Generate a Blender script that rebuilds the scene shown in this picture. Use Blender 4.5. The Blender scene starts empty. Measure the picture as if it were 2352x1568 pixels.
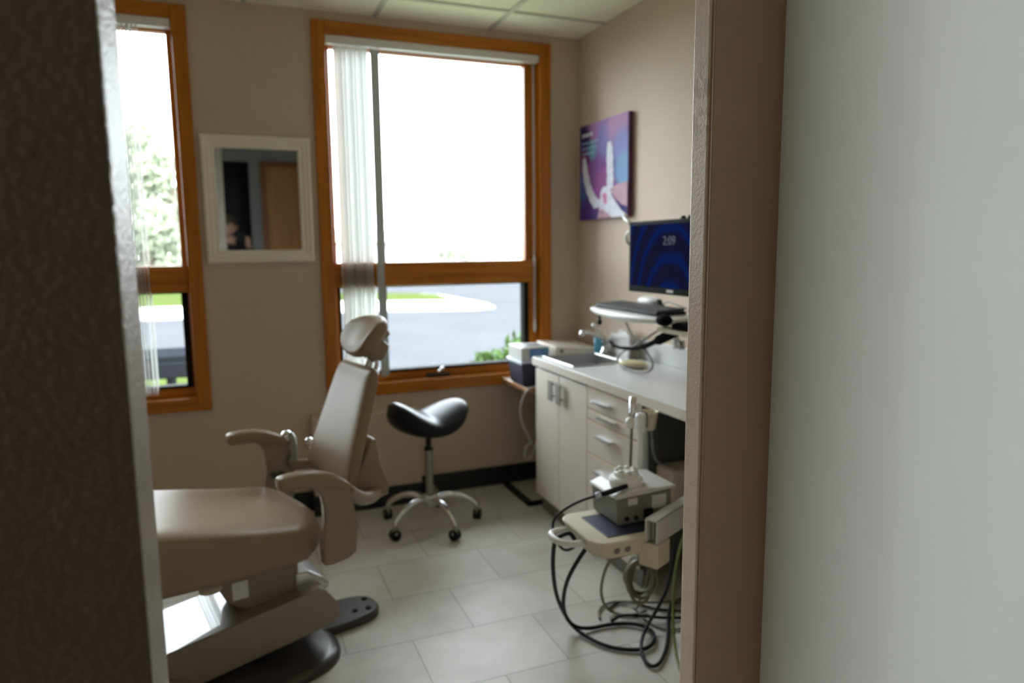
import bpy, bmesh, math, random
from mathutils import Vector, Matrix
R = math.radians
random.seed(7)
scn = bpy.context.scene
col = scn.collection

# ------------------------------------------------------------------ camera
cam_d = bpy.data.cameras.new('camera')
cam = bpy.data.objects.new('camera', cam_d)
col.objects.link(cam)
yaw, pit, rol = 0.381955, -0.133538, -0.009948
F = Vector((math.sin(yaw) * math.cos(pit), math.cos(yaw) * math.cos(pit), math.sin(pit)))
r0 = F.cross(Vector((0, 0, 1))).normalized()
u0 = r0.cross(F)
cr = r0 * math.cos(rol) + u0 * math.sin(rol)
cu = -r0 * math.sin(rol) + u0 * math.cos(rol)
M = Matrix((cr, cu, -F)).transposed().to_4x4()
M.translation = Vector((0, 0, 1.4))
cam.matrix_world = M
cam_d.sensor_width = 36.0
cam_d.lens = 24.686
cam_d.clip_start = 0.05
cam_d.clip_end = 300
cam_d.dof.use_dof = True
cam_d.dof.focus_distance = 1.2
cam_d.dof.aperture_fstop = 2.8
scn.camera = cam

# ------------------------------------------------------------------ sky, exposure
w = bpy.data.worlds.new('overcast_sky')
scn.world = w
w.use_nodes = True
bg = w.node_tree.nodes['Background']
bg.inputs[0].default_value = (0.915, 0.97, 1.045, 1)
bg.inputs[1].default_value = 14.2
vs = scn.view_settings
vs.view_transform = 'Standard'
vs.look = 'None'
vs.gamma = 1.0
vs.use_curve_mapping = False
vs.exposure = 0.0
scn.cycles.max_bounces = 14
scn.cycles.diffuse_bounces = 8
scn.cycles.glossy_bounces = 5
scn.cycles.transparent_max_bounces = 16
scn.cycles.sample_clamp_indirect = 8.0


def portal(loc, sx, sz, rot=(R(-90), 0, 0)):
    d = bpy.data.lights.new('window_daylight_portal', 'AREA')
    d.shape = 'RECTANGLE'
    d.size, d.size_y = sx, sz
    d.cycles.is_portal = True
    o = bpy.data.objects.new('window_daylight_portal', d)
    o.location = loc
    o.rotation_euler = rot
    col.objects.link(o)


portal((1.11, 3.97, 1.57), 1.3, 1.95)
portal((-0.557, 3.97, 1.57), 0.9, 1.95)
portal((-2.22, 0.35, 1.5), 1.45, 0.65, (0, R(-90), 0))


# ------------------------------------------------------------------ materials
def mat(name, c, rough=0.5, metal=0.0, var=0.0, vscale=4.0, bump=0.0, bscale=60.0, coat=0.0, spec=0.5, stretch=None, c2=None):
    m = bpy.data.materials.new(name)
    m.use_nodes = True
    nt = m.node_tree
    b = nt.nodes['Principled BSDF']
    b.inputs['Base Color'].default_value = (*c, 1)
    b.inputs['Roughness'].default_value = rough
    b.inputs['Metallic'].default_value = metal
    b.inputs['Specular IOR Level'].default_value = spec
    b.inputs['Coat Weight'].default_value = coat
    tc = nt.nodes.new('ShaderNodeTexCoord')
    src = tc.outputs['Object']
    if stretch:
        mp = nt.nodes.new('ShaderNodeMapping')
        mp.inputs['Scale'].default_value = stretch
        nt.links.new(src, mp.inputs[0])
        src = mp.outputs[0]
    if var > 0 or c2:
        n = nt.nodes.new('ShaderNodeTexNoise')
        n.inputs['Scale'].default_value = vscale
        n.inputs['Detail'].default_value = 5
        nt.links.new(src, n.inputs['Vector'])
        ramp = nt.nodes.new('ShaderNodeValToRGB')
        lo = c2 if c2 else tuple(x * (1 - var) for x in c)
        hi = c if c2 else tuple(min(1, x * (1 + var)) for x in c)
        ramp.color_ramp.elements[0].color = (*lo, 1)
        ramp.color_ramp.elements[0].position = 0.3
        ramp.color_ramp.elements[1].color = (*hi, 1)
        ramp.color_ramp.elements[1].position = 0.7
        nt.links.new(n.outputs[0], ramp.inputs[0])
        nt.links.new(ramp.outputs[0], b.inputs['Base Color'])
    if bump > 0:
        n2 = nt.nodes.new('ShaderNodeTexNoise')
        n2.inputs['Scale'].default_value = bscale
        n2.inputs['Detail'].default_value = 3
        nt.links.new(tc.outputs['Object'], n2.inputs['Vector'])
        bp = nt.nodes.new('ShaderNodeBump')
        bp.inputs['Strength'].default_value = bump
        bp.inputs['Distance'].default_value = 0.004
        nt.links.new(n2.outputs[0], bp.inputs['Height'])
        nt.links.new(bp.outputs[0], b.inputs['Normal'])
    return m


M_wall = mat('taupe_wall_paint', (0.62, 0.51, 0.41), 0.6, spec=0.15, var=0.03, vscale=2, bump=0.25, bscale=120)
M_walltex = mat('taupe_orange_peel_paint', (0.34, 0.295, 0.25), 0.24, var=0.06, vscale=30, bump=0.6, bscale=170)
M_hallshade = mat('dark_brown_hall_shade', (0.085, 0.052, 0.032), 0.5, var=0.08, vscale=20, bump=0.35, bscale=130)
M_pier = mat('pale_taupe_jamb_paint', (0.80, 0.65, 0.515), 0.42, var=0.05, vscale=25, bump=0.25, bscale=150)
def stain_jamb(m):
    nt = m.node_tree
    b = nt.nodes['Principled BSDF']
    base = b.inputs['Base Color'].links[0].from_socket
    tc = nt.nodes.new('ShaderNodeTexCoord')
    sep = nt.nodes.new('ShaderNodeSeparateXYZ')
    nt.links.new(tc.outputs['Object'], sep.inputs[0])

    def band(sock, c, wd):
        a = nt.nodes.new('ShaderNodeMath')
        a.operation = 'SUBTRACT'
        a.inputs[1].default_value = c
        nt.links.new(sock, a.inputs[0])
        ab = nt.nodes.new('ShaderNodeMath')
        ab.operation = 'ABSOLUTE'
        nt.links.new(a.outputs[0], ab.inputs[0])
        mr = nt.nodes.new('ShaderNodeMapRange')
        mr.inputs[1].default_value = wd
        mr.inputs[2].default_value = wd * 0.4
        nt.links.new(ab.outputs[0], mr.inputs[0])
        return mr.outputs[0]

    def spots(scale, lo, hi):
        n = nt.nodes.new('ShaderNodeTexNoise')
        n.inputs['Scale'].default_value = scale
        n.inputs['Detail'].default_value = 3
        nt.links.new(tc.outputs['Object'], n.inputs[0])
        mr = nt.nodes.new('ShaderNodeMapRange')
        mr.inputs[1].default_value = lo
        mr.inputs[2].default_value = hi
        nt.links.new(n.outputs[0], mr.inputs[0])
        return mr.outputs[0]

    def mul(a, b_):
        x = nt.nodes.new('ShaderNodeMath')
        x.operation = 'MULTIPLY'
        nt.links.new(a, x.inputs[0])
        nt.links.new(b_, x.inputs[1])
        return x.outputs[0]
    st = mul(band(sep.outputs[2], 1.635, 0.075), spots(45, 0.47, 0.56))
    mx = nt.nodes.new('ShaderNodeMixRGB')
    mx.inputs[2].default_value = (0.60, 0.46, 0.34, 1)
    nt.links.new(st, mx.inputs[0])
    nt.links.new(base, mx.inputs[1])
    ch = mul(mul(band(sep.outputs[2], 1.735, 0.045), band(sep.outputs[1], 1.044, 0.007)), spots(160, 0.48, 0.54))
    mx2 = nt.nodes.new('ShaderNodeMixRGB')
    mx2.inputs[2].default_value = (0.92, 0.90, 0.86, 1)
    nt.links.new(ch, mx2.inputs[0])
    nt.links.new(mx.outputs[0], mx2.inputs[1])
    nt.links.new(mx2.outputs[0], b.inputs['Base Color'])


stain_jamb(M_pier)
M_wallpale = mat('pale_grey_wall_paint', (0.80, 0.80, 0.75), 0.4, var=0.02, vscale=1.5, bump=0.05, bscale=300)
M_brown = mat('brown_trim_paint', (0.40, 0.25, 0.16), 0.5, var=0.05, vscale=3, bump=0.08, bscale=400)
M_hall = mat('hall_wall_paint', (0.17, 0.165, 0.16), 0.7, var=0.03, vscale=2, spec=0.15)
M_base = mat('black_rubber_base', (0.012, 0.012, 0.013), 0.35, var=0.1)
M_white = mat('white_plastic', (0.78, 0.78, 0.76), 0.35, var=0.02)
M_cream = mat('cream_plastic', (0.62, 0.57, 0.42), 0.4, var=0.03)
M_offwhite = mat('off_white_laminate', (0.78, 0.715, 0.64), 0.4, var=0.02, vscale=2)
M_edge = mat('cream_edge_band', (0.86, 0.76, 0.60), 0.4, var=0.03)
M_counter = mat('pale_grey_laminate_top', (0.66, 0.67, 0.66), 0.28, var=0.02, vscale=8)
M_vinyl = mat('tan_vinyl', (0.29, 0.215, 0.14), 0.36, var=0.04, vscale=6, bump=0.05, bscale=250, spec=0.16)
M_tan = mat('tan_moulded_plastic', (0.27, 0.21, 0.14), 0.27, var=0.03, vscale=5)
M_tangloss = mat('tan_gloss_plastic', (0.26, 0.215, 0.165), 0.35, var=0.02, coat=0.9, spec=0.2)
M_screenframe = mat('black_screen_frame', (0.014, 0.012, 0.011), 0.6, var=0.1, spec=0.03)
M_darkbrown = mat('dark_brown_plastic', (0.045, 0.037, 0.033), 0.3, var=0.06)
M_chrome = mat('chrome', (0.75, 0.76, 0.78), 0.12, 1.0, var=0.02)
M_steel = mat('brushed_steel', (0.55, 0.55, 0.54), 0.28, 1.0, var=0.05, vscale=40, stretch=(1, 20, 1))
M_greymet = mat('satin_grey_metal', (0.33, 0.33, 0.31), 0.4, 0.8, var=0.03)
M_black = mat('black_plastic', (0.010, 0.010, 0.012), 0.45, var=0.1, spec=0.2)
M_blackvinyl = mat('black_vinyl', (0.010, 0.011, 0.014), 0.33, var=0.1, bump=0.03, bscale=200, spec=0.2)
M_cable = mat('black_cable_rubber', (0.012, 0.012, 0.012), 0.55, var=0.1, spec=0.25)
M_greycable = mat('grey_cable', (0.2, 0.2, 0.19), 0.5, var=0.1)
M_olive = mat('olive_grey_tube', (0.16, 0.14, 0.10), 0.45, var=0.1)
M_green = mat('green_tube', (0.16, 0.2, 0.05), 0.45, var=0.1)
M_navy = mat('navy_plastic', (0.02, 0.024, 0.05), 0.4, var=0.08)
M_lid = mat('pale_blue_plastic', (0.55, 0.6, 0.72), 0.4, var=0.03)
M_bluep = mat('blue_print', (0.12, 0.25, 0.5), 0.5, var=0.25, vscale=40)
M_soap = mat('blue_soap', (0.12, 0.42, 0.62), 0.25, var=0.05)
M_grey = mat('warm_grey_plastic', (0.19, 0.18, 0.16), 0.4, var=0.05)
M_ltgrey = mat('pale_grey_plastic', (0.6, 0.59, 0.58), 0.35, var=0.03)
M_yellow = mat('pale_yellow_sponge', (0.62, 0.58, 0.33), 0.7, var=0.15, vscale=60)
M_red = mat('red_paint', (0.5, 0.03, 0.03), 0.35, var=0.05)
M_trim = mat('mirror_frame_white', (0.86, 0.81, 0.72), 0.4, var=0.02)
M_asphalt = mat('pale_asphalt', (0.062, 0.064, 0.068), 0.9, var=0.06, vscale=0.6, spec=0.0)
M_curb = mat('pale_concrete', (0.55, 0.54, 0.52), 0.9, var=0.05, spec=0.0)
M_bounce = mat('green_bounce_ground', (0.36, 0.40, 0.26), 0.9, var=0.08, spec=0.0)  # greenish tone of the added reflecting ground
M_grass = mat('grass', (0.05, 0.066, 0.02), 0.9, var=0.2, vscale=8, spec=0.0)
M_bark = mat('bark', (0.12, 0.09, 0.07), 0.9, var=0.3, vscale=10)
M_leafA = mat('shrub_leaf', (0.05, 0.10, 0.025), 0.6, var=0.5, vscale=9, spec=0.15)
M_leafB = mat('tree_leaf', (0.33, 0.36, 0.26), 0.8, var=0.25, vscale=2, spec=0.1)
M_bench = mat('grey_bench_metal', (0.016, 0.018, 0.022), 0.7, var=0.1, spec=0.0)
M_kneeshade = mat('dark_knee_shade', (0.085, 0.08, 0.07), 0.6, var=0.05, spec=0.2)  # dark colour standing in for the shade under the worktop
M_doorpull = mat('matt_warm_grey_pull', (0.30, 0.285, 0.26), 0.5, var=0.03, spec=0.2)
M_sleeve = mat('black_woven_sleeve', (0.008, 0.008, 0.008), 0.8, var=0.1, spec=0.05)
M_housing = mat('black_monitor_housing', (0.006, 0.006, 0.007), 0.6, var=0.1, spec=0.06)
M_tablewood = mat('table_laminate', (0.42, 0.34, 0.30), 0.2, var=0.1, vscale=12, stretch=(8, 1, 8))
M_tableedge = mat('table_wood_edge', (0.36, 0.17, 0.06), 0.35, var=0.2, vscale=20)
M_bldg = mat('pale_building_wall', (0.62, 0.60, 0.56), 0.8, var=0.04)
M_roof = mat('grey_roof', (0.4, 0.38, 0.37), 0.8, var=0.1)
M_skin = mat('skin', (0.42, 0.24, 0.17), 0.5, var=0.06)
M_cloth = mat('black_cloth', (0.008, 0.008, 0.009), 0.8, var=0.1)
M_hair = mat('brown_hair', (0.03, 0.02, 0.012), 0.6, var=0.2, vscale=60)


def wood(name, axis, c=(0.56, 0.195, 0.012), d=(0.37, 0.11, 0.005), coat=0.08, spec=0.3):
    st = [14, 14, 14]
    st[axis] = 0.9
    return mat(name, c, 0.33, vscale=3.0, stretch=tuple(st), c2=d, coat=coat, spec=spec)


M_woodV = wood('oak_stained_vertical', 2)
M_woodH = wood('oak_stained_horizontal', 0)
M_doorwood = wood('hall_door_wood', 2, (0.30, 0.13, 0.04), (0.22, 0.085, 0.025), 0.0, 0.1)
M_doorframe = wood('hall_door_frame_wood', 2, (0.18, 0.07, 0.025), (0.13, 0.05, 0.02), 0.0, 0.1)


def floor_mat():
    m = mat('grey_stone_vinyl_tile', (0.5, 0.5, 0.5), 0.42, spec=0.35)
    nt = m.node_tree
    b = nt.nodes['Principled BSDF']
    tc = nt.nodes.new('ShaderNodeTexCoord')
    mp = nt.nodes.new('ShaderNodeMapping')
    mp.inputs['Location'].default_value = (-0.539 - 0.2335 + 4.67, -2.655 + 6.46, 0)
    nt.links.new(tc.outputs['Object'], mp.inputs[0])
    br = nt.nodes.new('ShaderNodeTexBrick')
    br.inputs['Color1'].default_value = (0.54, 0.505, 0.465, 1)
    br.inputs['Color2'].default_value = (0.62, 0.585, 0.54, 1)
    br.inputs['Mortar'].default_value = (0.30, 0.28, 0.25, 1)
    br.inputs['Scale'].default_value = 1
    br.inputs['Mortar Size'].default_value = 0.0022
    br.inputs['Mortar Smooth'].default_value = 0.2
    br.inputs['Brick Width'].default_value = 0.467
    br.inputs['Row Height'].default_value = 0.323
    br.offset = 0.5
    nt.links.new(mp.outputs[0], br.inputs[0])
    n = nt.nodes.new('ShaderNodeTexNoise')
    n.inputs['Scale'].default_value = 5
    n.inputs['Detail'].default_value = 6
    nt.links.new(tc.outputs['Object'], n.inputs[0])
    mx = nt.nodes.new('ShaderNodeMixRGB')
    mx.blend_type = 'OVERLAY'
    mx.inputs[0].default_value = 0.35
    nt.links.new(br.outputs[0], mx.inputs[1])
    nt.links.new(n.outputs[0], mx.inputs[2])
    nt.links.new(mx.outputs[0], b.inputs['Base Color'])
    return m


def ceil_mat():
    m = mat('acoustic_ceiling_tile', (0.92, 0.93, 0.74), 0.9, bump=0.6, bscale=220, var=0.02, vscale=40)
    return m


M_floor = floor_mat()
M_ceil = ceil_mat()
M_tbar = mat('ceiling_bar_paint', (0.52, 0.52, 0.43), 0.5, var=0.02)


def glass_mat():
    m = bpy.data.materials.new('window_glass')
    m.use_nodes = True
    nt = m.node_tree
    nt.nodes.clear()
    out = nt.nodes.new('ShaderNodeOutputMaterial')
    tr = nt.nodes.new('ShaderNodeBsdfTransparent')
    tr.inputs[0].default_value = (0.96, 0.98, 0.97, 1)
    gl = nt.nodes.new('ShaderNodeBsdfGlossy')
    gl.inputs['Roughness'].default_value = 0.02
    fr = nt.nodes.new('ShaderNodeFresnel')
    fr.inputs[0].default_value = 1.25
    mx = nt.nodes.new('ShaderNodeMixShader')
    nt.links.new(fr.outputs[0], mx.inputs[0])
    nt.links.new(tr.outputs[0], mx.inputs[1])
    nt.links.new(gl.outputs[0], mx.inputs[2])
    nt.links.new(mx.outputs[0], out.inputs[0])
    return m


def vane_mat(name, c, transp, clear=0.0):
    m = bpy.data.materials.new(name)
    m.use_nodes = True
    nt = m.node_tree
    nt.nodes.clear()
    out = nt.nodes.new('ShaderNodeOutputMaterial')
    df = nt.nodes.new('ShaderNodeBsdfDiffuse')
    tl = nt.nodes.new('ShaderNodeBsdfTranslucent')
    tr = nt.nodes.new('ShaderNodeBsdfTransparent')
    n = nt.nodes.new('ShaderNodeTexNoise')
    tc = nt.nodes.new('ShaderNodeTexCoord')
    mp = nt.nodes.new('ShaderNodeMapping')
    mp.inputs['Scale'].default_value = (60, 60, 0.3)
    nt.links.new(tc.outputs['Object'], mp.inputs[0])
    nt.links.new(mp.outputs[0], n.inputs[0])
    ramp = nt.nodes.new('ShaderNodeValToRGB')
    ramp.color_ramp.elements[0].color = (*[x * 0.85 for x in c], 1)
    ramp.color_ramp.elements[1].color = (*c, 1)
    nt.links.new(n.outputs[0], ramp.inputs[0])
    nt.links.new(ramp.outputs[0], df.inputs[0])
    nt.links.new(ramp.outputs[0], tl.inputs[0])
    mx = nt.nodes.new('ShaderNodeMixShader')
    mx.inputs[0].default_value = transp
    nt.links.new(df.outputs[0], mx.inputs[1])
    nt.links.new(tl.outputs[0], mx.inputs[2])
    mx2 = nt.nodes.new('ShaderNodeMixShader')
    mx2.inputs[0].default_value = clear
    nt.links.new(mx.outputs[0], mx2.inputs[1])
    nt.links.new(tr.outputs[0], mx2.inputs[2])
    nt.links.new(mx2.outputs[0], out.inputs[0])
    return m


M_glass = glass_mat()
M_vane = vane_mat('pale_blue_vane', (0.97, 0.97, 0.96), 0.7)
M_greyvane = vane_mat('grey_vane', (0.52, 0.55, 0.54), 0.12)
M_clearvane = vane_mat('clear_vane', (0.88, 0.88, 0.87), 0.45, 0.35)
M_mirror = mat('mirror_silver', (0.82, 0.84, 0.84), 0.015, 1.0)


def emit_mat(name, c, s, tex=None):
    m = bpy.data.materials.new(name)
    m.use_nodes = True
    b = m.node_tree.nodes['Principled BSDF']
    b.inputs['Base Color'].default_value = (0.005, 0.005, 0.006, 1)
    b.inputs['Roughness'].default_value = 0.3
    b.inputs['Specular IOR Level'].default_value = 0.0
    b.inputs['Emission Color'].default_value = (*c, 1)
    b.inputs['Emission Strength'].default_value = s
    return m


def screen_mat():
    m = emit_mat('dark_blue_lock_screen', (0.005, 0.008, 0.04), 1.0)
    nt = m.node_tree
    b = nt.nodes['Principled BSDF']
    tc = nt.nodes.new('ShaderNodeTexCoord')
    mp = nt.nodes.new('ShaderNodeMapping')
    mp.inputs['Location'].default_value = (0, 0.0, 0.21)
    mp.inputs['Scale'].default_value = (0.2, 1.6, 0.9)
    nt.links.new(tc.outputs['Object'], mp.inputs[0])
    wv = nt.nodes.new('ShaderNodeTexWave')
    wv.wave_type = 'RINGS'
    wv.rings_direction = 'SPHERICAL'
    wv.inputs['Scale'].default_value = 3.2
    wv.inputs['Distortion'].default_value = 2.5
    wv.inputs['Detail'].default_value = 1
    nt.links.new(mp.outputs[0], wv.inputs[0])
    rp = nt.nodes.new('ShaderNodeValToRGB')
    e = rp.color_ramp.elements
    e[0].position, e[0].color = 0.0, (0.005, 0.005, 0.022, 1)
    e[1].position, e[1].color = 1.0, (0.001, 0.010, 0.075, 1)
    x = e.new(0.6)
    x.color = (0.005, 0.005, 0.030, 1)
    nt.links.new(wv.outputs[0], rp.inputs[0])
    nt.links.new(rp.outputs[0], b.inputs['Emission Color'])
    return m


M_screen = screen_mat()
M_clock = emit_mat('grey_clock_digits', (0.10, 0.11, 0.13), 1.0)


def poster_mat():
    """out-of-focus colour clouds of the print: soft round patches over navy purple"""
    m = mat('purple_print', (0.05, 0.035, 0.17), 0.6, spec=0.1)
    nt = m.node_tree
    b = nt.nodes['Principled BSDF']
    tc = nt.nodes.new('ShaderNodeTexCoord')
    last = None
    for a_, b_, r_, c in ((0.10, 0.08, 0.35, (0.075, 0.035, 0.22)), (0.03, 0.36, 0.26, (0.06, 0.11, 0.33)), (0.38, 0.55, 0.42, (0.20, 0.065, 0.26)), (0.55, 0.30, 0.34, (0.30, 0.09, 0.30)),
                          (0.36, 0.97, 0.30, (0.36, 0.17, 0.34)), (0.56, 0.80, 0.28, (0.20, 0.19, 0.46)), (0.80, 0.95, 0.34, (0.45, 0.25, 0.45)), (0.88, 0.68, 0.26, (0.26, 0.27, 0.56)),
                          (0.92, 0.46, 0.26, (0.22, 0.38, 0.62)), (0.27, 0.72, 0.14, (0.12, 0.30, 0.42)), (0.10, 0.84, 0.20, (0.035, 0.02, 0.12)), (0.12, 0.62, 0.16, (0.17, 0.03, 0.16))):
        mp = nt.nodes.new('ShaderNodeMapping')
        mp.vector_type = 'TEXTURE'
        mp.inputs['Location'].default_value = (-0.03, 0.265 - 0.53 * a_, 0.527 * b_)
        mp.inputs['Scale'].default_value = (1.0, 0.53 * r_ * 1.25, 0.53 * r_ * 1.25)
        nt.links.new(tc.outputs['Object'], mp.inputs[0])
        g = nt.nodes.new('ShaderNodeTexGradient')
        g.gradient_type = 'QUADRATIC_SPHERE'
        nt.links.new(mp.outputs[0], g.inputs[0])
        mr = nt.nodes.new('ShaderNodeMapRange')
        mr.interpolation_type = 'SMOOTHSTEP'
        mr.inputs[1].default_value = 0.0
        mr.inputs[2].default_value = 0.45
        nt.links.new(g.outputs['Fac'], mr.inputs[0])
        mx = nt.nodes.new('ShaderNodeMixRGB')
        mx.inputs[1].default_value = (0.05, 0.035, 0.17, 1)
        mx.inputs[2].default_value = (*c, 1)
        nt.links.new(mr.outputs[0], mx.inputs[0])
        if last is not None:
            nt.links.new(last, mx.inputs[1])
        last = mx.outputs[0]
    nt.links.new(last, b.inputs['Base Color'])
    return m


M_poster = poster_mat()
M_pside = mat('canvas_side_print', (0.035, 0.025, 0.10), 0.5, vscale=4.0, c2=(0.16, 0.02, 0.07))
M_align = mat('printed_clear_aligner', (0.70, 0.70, 0.80), 0.4, var=0.12, vscale=40, spec=0.1)
M_pinkskin = mat('printed_pink_fingers', (0.50, 0.29, 0.37), 0.45, var=0.2, vscale=10, spec=0.1)
M_nail = mat('printed_pink_nail', (0.62, 0.22, 0.40), 0.4, var=0.05, spec=0.1)
M_printwhite = mat('printed_white', (0.72, 0.72, 0.78), 0.4, var=0.02, spec=0.1)
M_printteal = mat('printed_teal', (0.30, 0.45, 0.60), 0.4, var=0.1, spec=0.1)


# ------------------------------------------------------------------ mesh helpers
class MB:
    def __init__(self):
        self.bm = bmesh.new()

    def box(self, a, b):
        x0, y0, z0 = a
        x1, y1, z1 = b
        v = [self.bm.verts.new(p) for p in ((x0, y0, z0), (x1, y0, z0), (x1, y1, z0), (x0, y1, z0), (x0, y0, z1), (x1, y0, z1), (x1, y1, z1), (x0, y1, z1))]
        for f in ((0, 3, 2, 1), (4, 5, 6, 7), (0, 1, 5, 4), (1, 2, 6, 5), (2, 3, 7, 6), (3, 0, 4, 7)):
            self.bm.faces.new([v[i] for i in f])
        return self

    def loft(self, secs, cap=True, closed=False):
        rows = [[self.bm.verts.new(p) for p in s] for s in secs]
        n = len(rows[0])
        rng = range(len(rows)) if closed else range(len(rows) - 1)
        for i in rng:
            a, b = rows[i], rows[(i + 1) % len(rows)]
            for j in range(n):
                k = (j + 1) % n
                self.bm.faces.new((a[j], a[k], b[k], b[j]))
        if cap and not closed:
            self.bm.faces.new(list(reversed(rows[0])))
            self.bm.faces.new(rows[-1])
        return self

    def tube(self, path, r, seg=10, cap=True, closed=False, smooth=0):
        P = [Vector(p) for p in path]
        for _ in range(smooth):
            Q = []
            n = len(P)
            for i in range(n if closed else n - 1):
                a, b = P[i], P[(i + 1) % n]
                Q += [a * 0.75 + b * 0.25, a * 0.25 + b * 0.75]
            P = Q if closed else [P[0]] + Q + [P[-1]]
        n = len(P)
        rr = r if isinstance(r, (list, tuple)) else [r] * n
        if len(rr) != n:
            rr = [rr[int(i * (len(rr) - 1) / (n - 1))] for i in range(n)]
        secs = []
        up = None
        for i in range(n):
            if closed:
                t = (P[(i + 1) % n] - P[i - 1]).normalized()
            else:
                t = (P[min(i + 1, n - 1)] - P[max(i - 1, 0)]).normalized()
            if up is None:
                up = Vector((0, 0, 1)) if abs(t.z) < 0.9 else Vector((1, 0, 0))
            a = t.cross(up)
            if a.length < 1e-5:
                a = t.cross(Vector((0.3, 0.5, 0.8)))
            a.normalize()
            b = a.cross(t).normalized()
            up = b
            secs.append([P[i] + (a * math.cos(2 * math.pi * k / seg) + b * math.sin(2 * math.pi * k / seg)) * rr[i] for k in range(seg)])
        return self.loft(secs, cap, closed)

    def lathe(self, prof, c=(0, 0, 0), seg=24, sx=1.0, sy=1.0):
        c = Vector(c)
        secs = [[c + Vector((math.cos(2 * math.pi * k / seg) * r * sx, math.sin(2 * math.pi * k / seg) * r * sy, z)) for k in range(seg)] for r, z in prof]
        return self.loft(secs)

    def prism(self, poly, fn, t0, t1):
        return self.loft([[fn(a, b, t0) for a, b in poly], [fn(a, b, t1) for a, b in poly]])

    def sq(self, c, ax, e1=1.0, e2=1.0, rot=None, nu=24, nv=14):
        """superellipsoid about c"""
        def p(x, e):
            return math.copysign(abs(x) ** e, x)
        c = Vector(c)
        secs = []
        for i in range(nv + 1):
            ph = -math.pi / 2 + math.pi * (0.02 + 0.96 * i / nv)
            s = []
            for k in range(nu):
                th = 2 * math.pi * k / nu
                v = Vector((ax[0] * p(math.cos(ph), e1) * p(math.cos(th), e2), ax[1] * p(math.cos(ph), e1) * p(math.sin(th), e2), ax[2] * p(math.sin(ph), e1)))
                if rot:
                    v = rot @ v
                s.append(c + v)
            secs.append(s)
        return self.loft(secs)

    def done(self, name, m, parent=None, bevel=0.0, smooth=False, seg=2, sub=0, world=True):
        bmesh.ops.recalc_face_normals(self.bm, faces=self.bm.faces)
        me = bpy.data.meshes.new(name)
        self.bm.to_mesh(me)
        self.bm.free()
        me.materials.append(m)
        o = bpy.data.objects.new(name, me)
        col.objects.link(o)
        if parent is not None:
            o.parent = parent
            if world:
                # the shape was given in room coordinates: express it in its parent's
                W = Matrix.Identity(4)
                q = parent
                while q is not None:
                    W = q.matrix_basis @ W
                    q = q.parent
                me.transform(W.inverted())
        if smooth:
            for f in me.polygons:
                f.use_smooth = True
        if bevel > 0:
            b = o.modifiers.new('edge', 'BEVEL')
            b.width = bevel
            b.segments = seg
            b.limit_method = 'ANGLE'
            b.angle_limit = R(35)
        if sub:
            s = o.modifiers.new('sub', 'SUBSURF')
            s.levels = s.render_levels = sub
        return o


def tag(o, label=None, cat=None, group=None, kind=None):
    if label:
        o['label'] = label
    if cat:
        o['category'] = cat
    if group:
        o['group'] = group
    if kind:
        o['kind'] = kind
    return o


def empty(name, loc, label=None, cat=None, group=None, kind=None, rz=0.0):
    o = bpy.data.objects.new(name, None)
    o.empty_display_size = 0.1
    col.objects.link(o)
    o.location = loc
    o.rotation_euler = (0, 0, rz)
    return tag(o, label, cat, group, kind)


def S(o):
    o['kind'] = 'structure'
    return o


def bx(name, a, b, m, parent=None, bevel=0.0, world=True):
    return MB().box(a, b).done(name, m, parent, bevel, world=world)


def copy_tree(o, parent=None):
    c = o.copy()
    col.objects.link(c)
    if parent is not None:
        c.parent = parent
    for ch in list(o.children):
        copy_tree(ch, c)
    return c


def text_mesh(name, body, size, m, parent, mw, extr=0.0004):
    cu = bpy.data.curves.new(name + '_curve', 'FONT')
    cu.body = body
    cu.size = size
    cu.align_x = 'CENTER'
    cu.align_y = 'CENTER'
    cu.extrude = extr
    t = bpy.data.objects.new(name + '_tmp', cu)
    col.objects.link(t)
    bpy.context.view_layer.update()
    me = bpy.data.meshes.new_from_object(t.evaluated_get(bpy.context.evaluated_depsgraph_get()))
    bpy.data.objects.remove(t)
    bpy.data.curves.remove(cu)
    me.transform(mw)
    me.materials.clear()
    me.materials.append(m)
    o = bpy.data.objects.new(name, me)
    col.objects.link(o)
    if parent is not None:
        o.parent = parent
        me.transform(Matrix.Translation(-Vector(parent.location)))
    return o


# ------------------------------------------------------------------ room shell
H = 2.583
YB = 3.79           # inner face of the window wall
XR = 1.95           # inner face of the right wall
XL = -2.1
W2 = (0.452, 1.768)  # casing outer edges
W1 = (-1.000, -0.114)
CZ0, CZ1 = 0.605, 2.535
CW = 0.066

fl = S(bx('floor', (XL - 0.1, -1.7, -0.12), (XR + 0.1, 3.95, 0), M_floor))
ce = S(bx('ceiling', (XL - 0.1, -1.7, H), (XR + 0.1, 3.95, H + 0.1), M_ceil))
mb = MB()
for k in range(-4, 2):
    x = 0.775 + 0.63 * k + 0.0
    mb.box((x - 0.012, 0.85, H - 0.006), (x + 0.012, YB, H + 0.001))
for y in (3.47, 2.21, 0.95):
    mb.box((XL, y - 0.012, H - 0.0065), (XR, y + 0.012, H + 0.001))
S(mb.done('ceiling_grid', M_tbar, ce))

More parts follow.
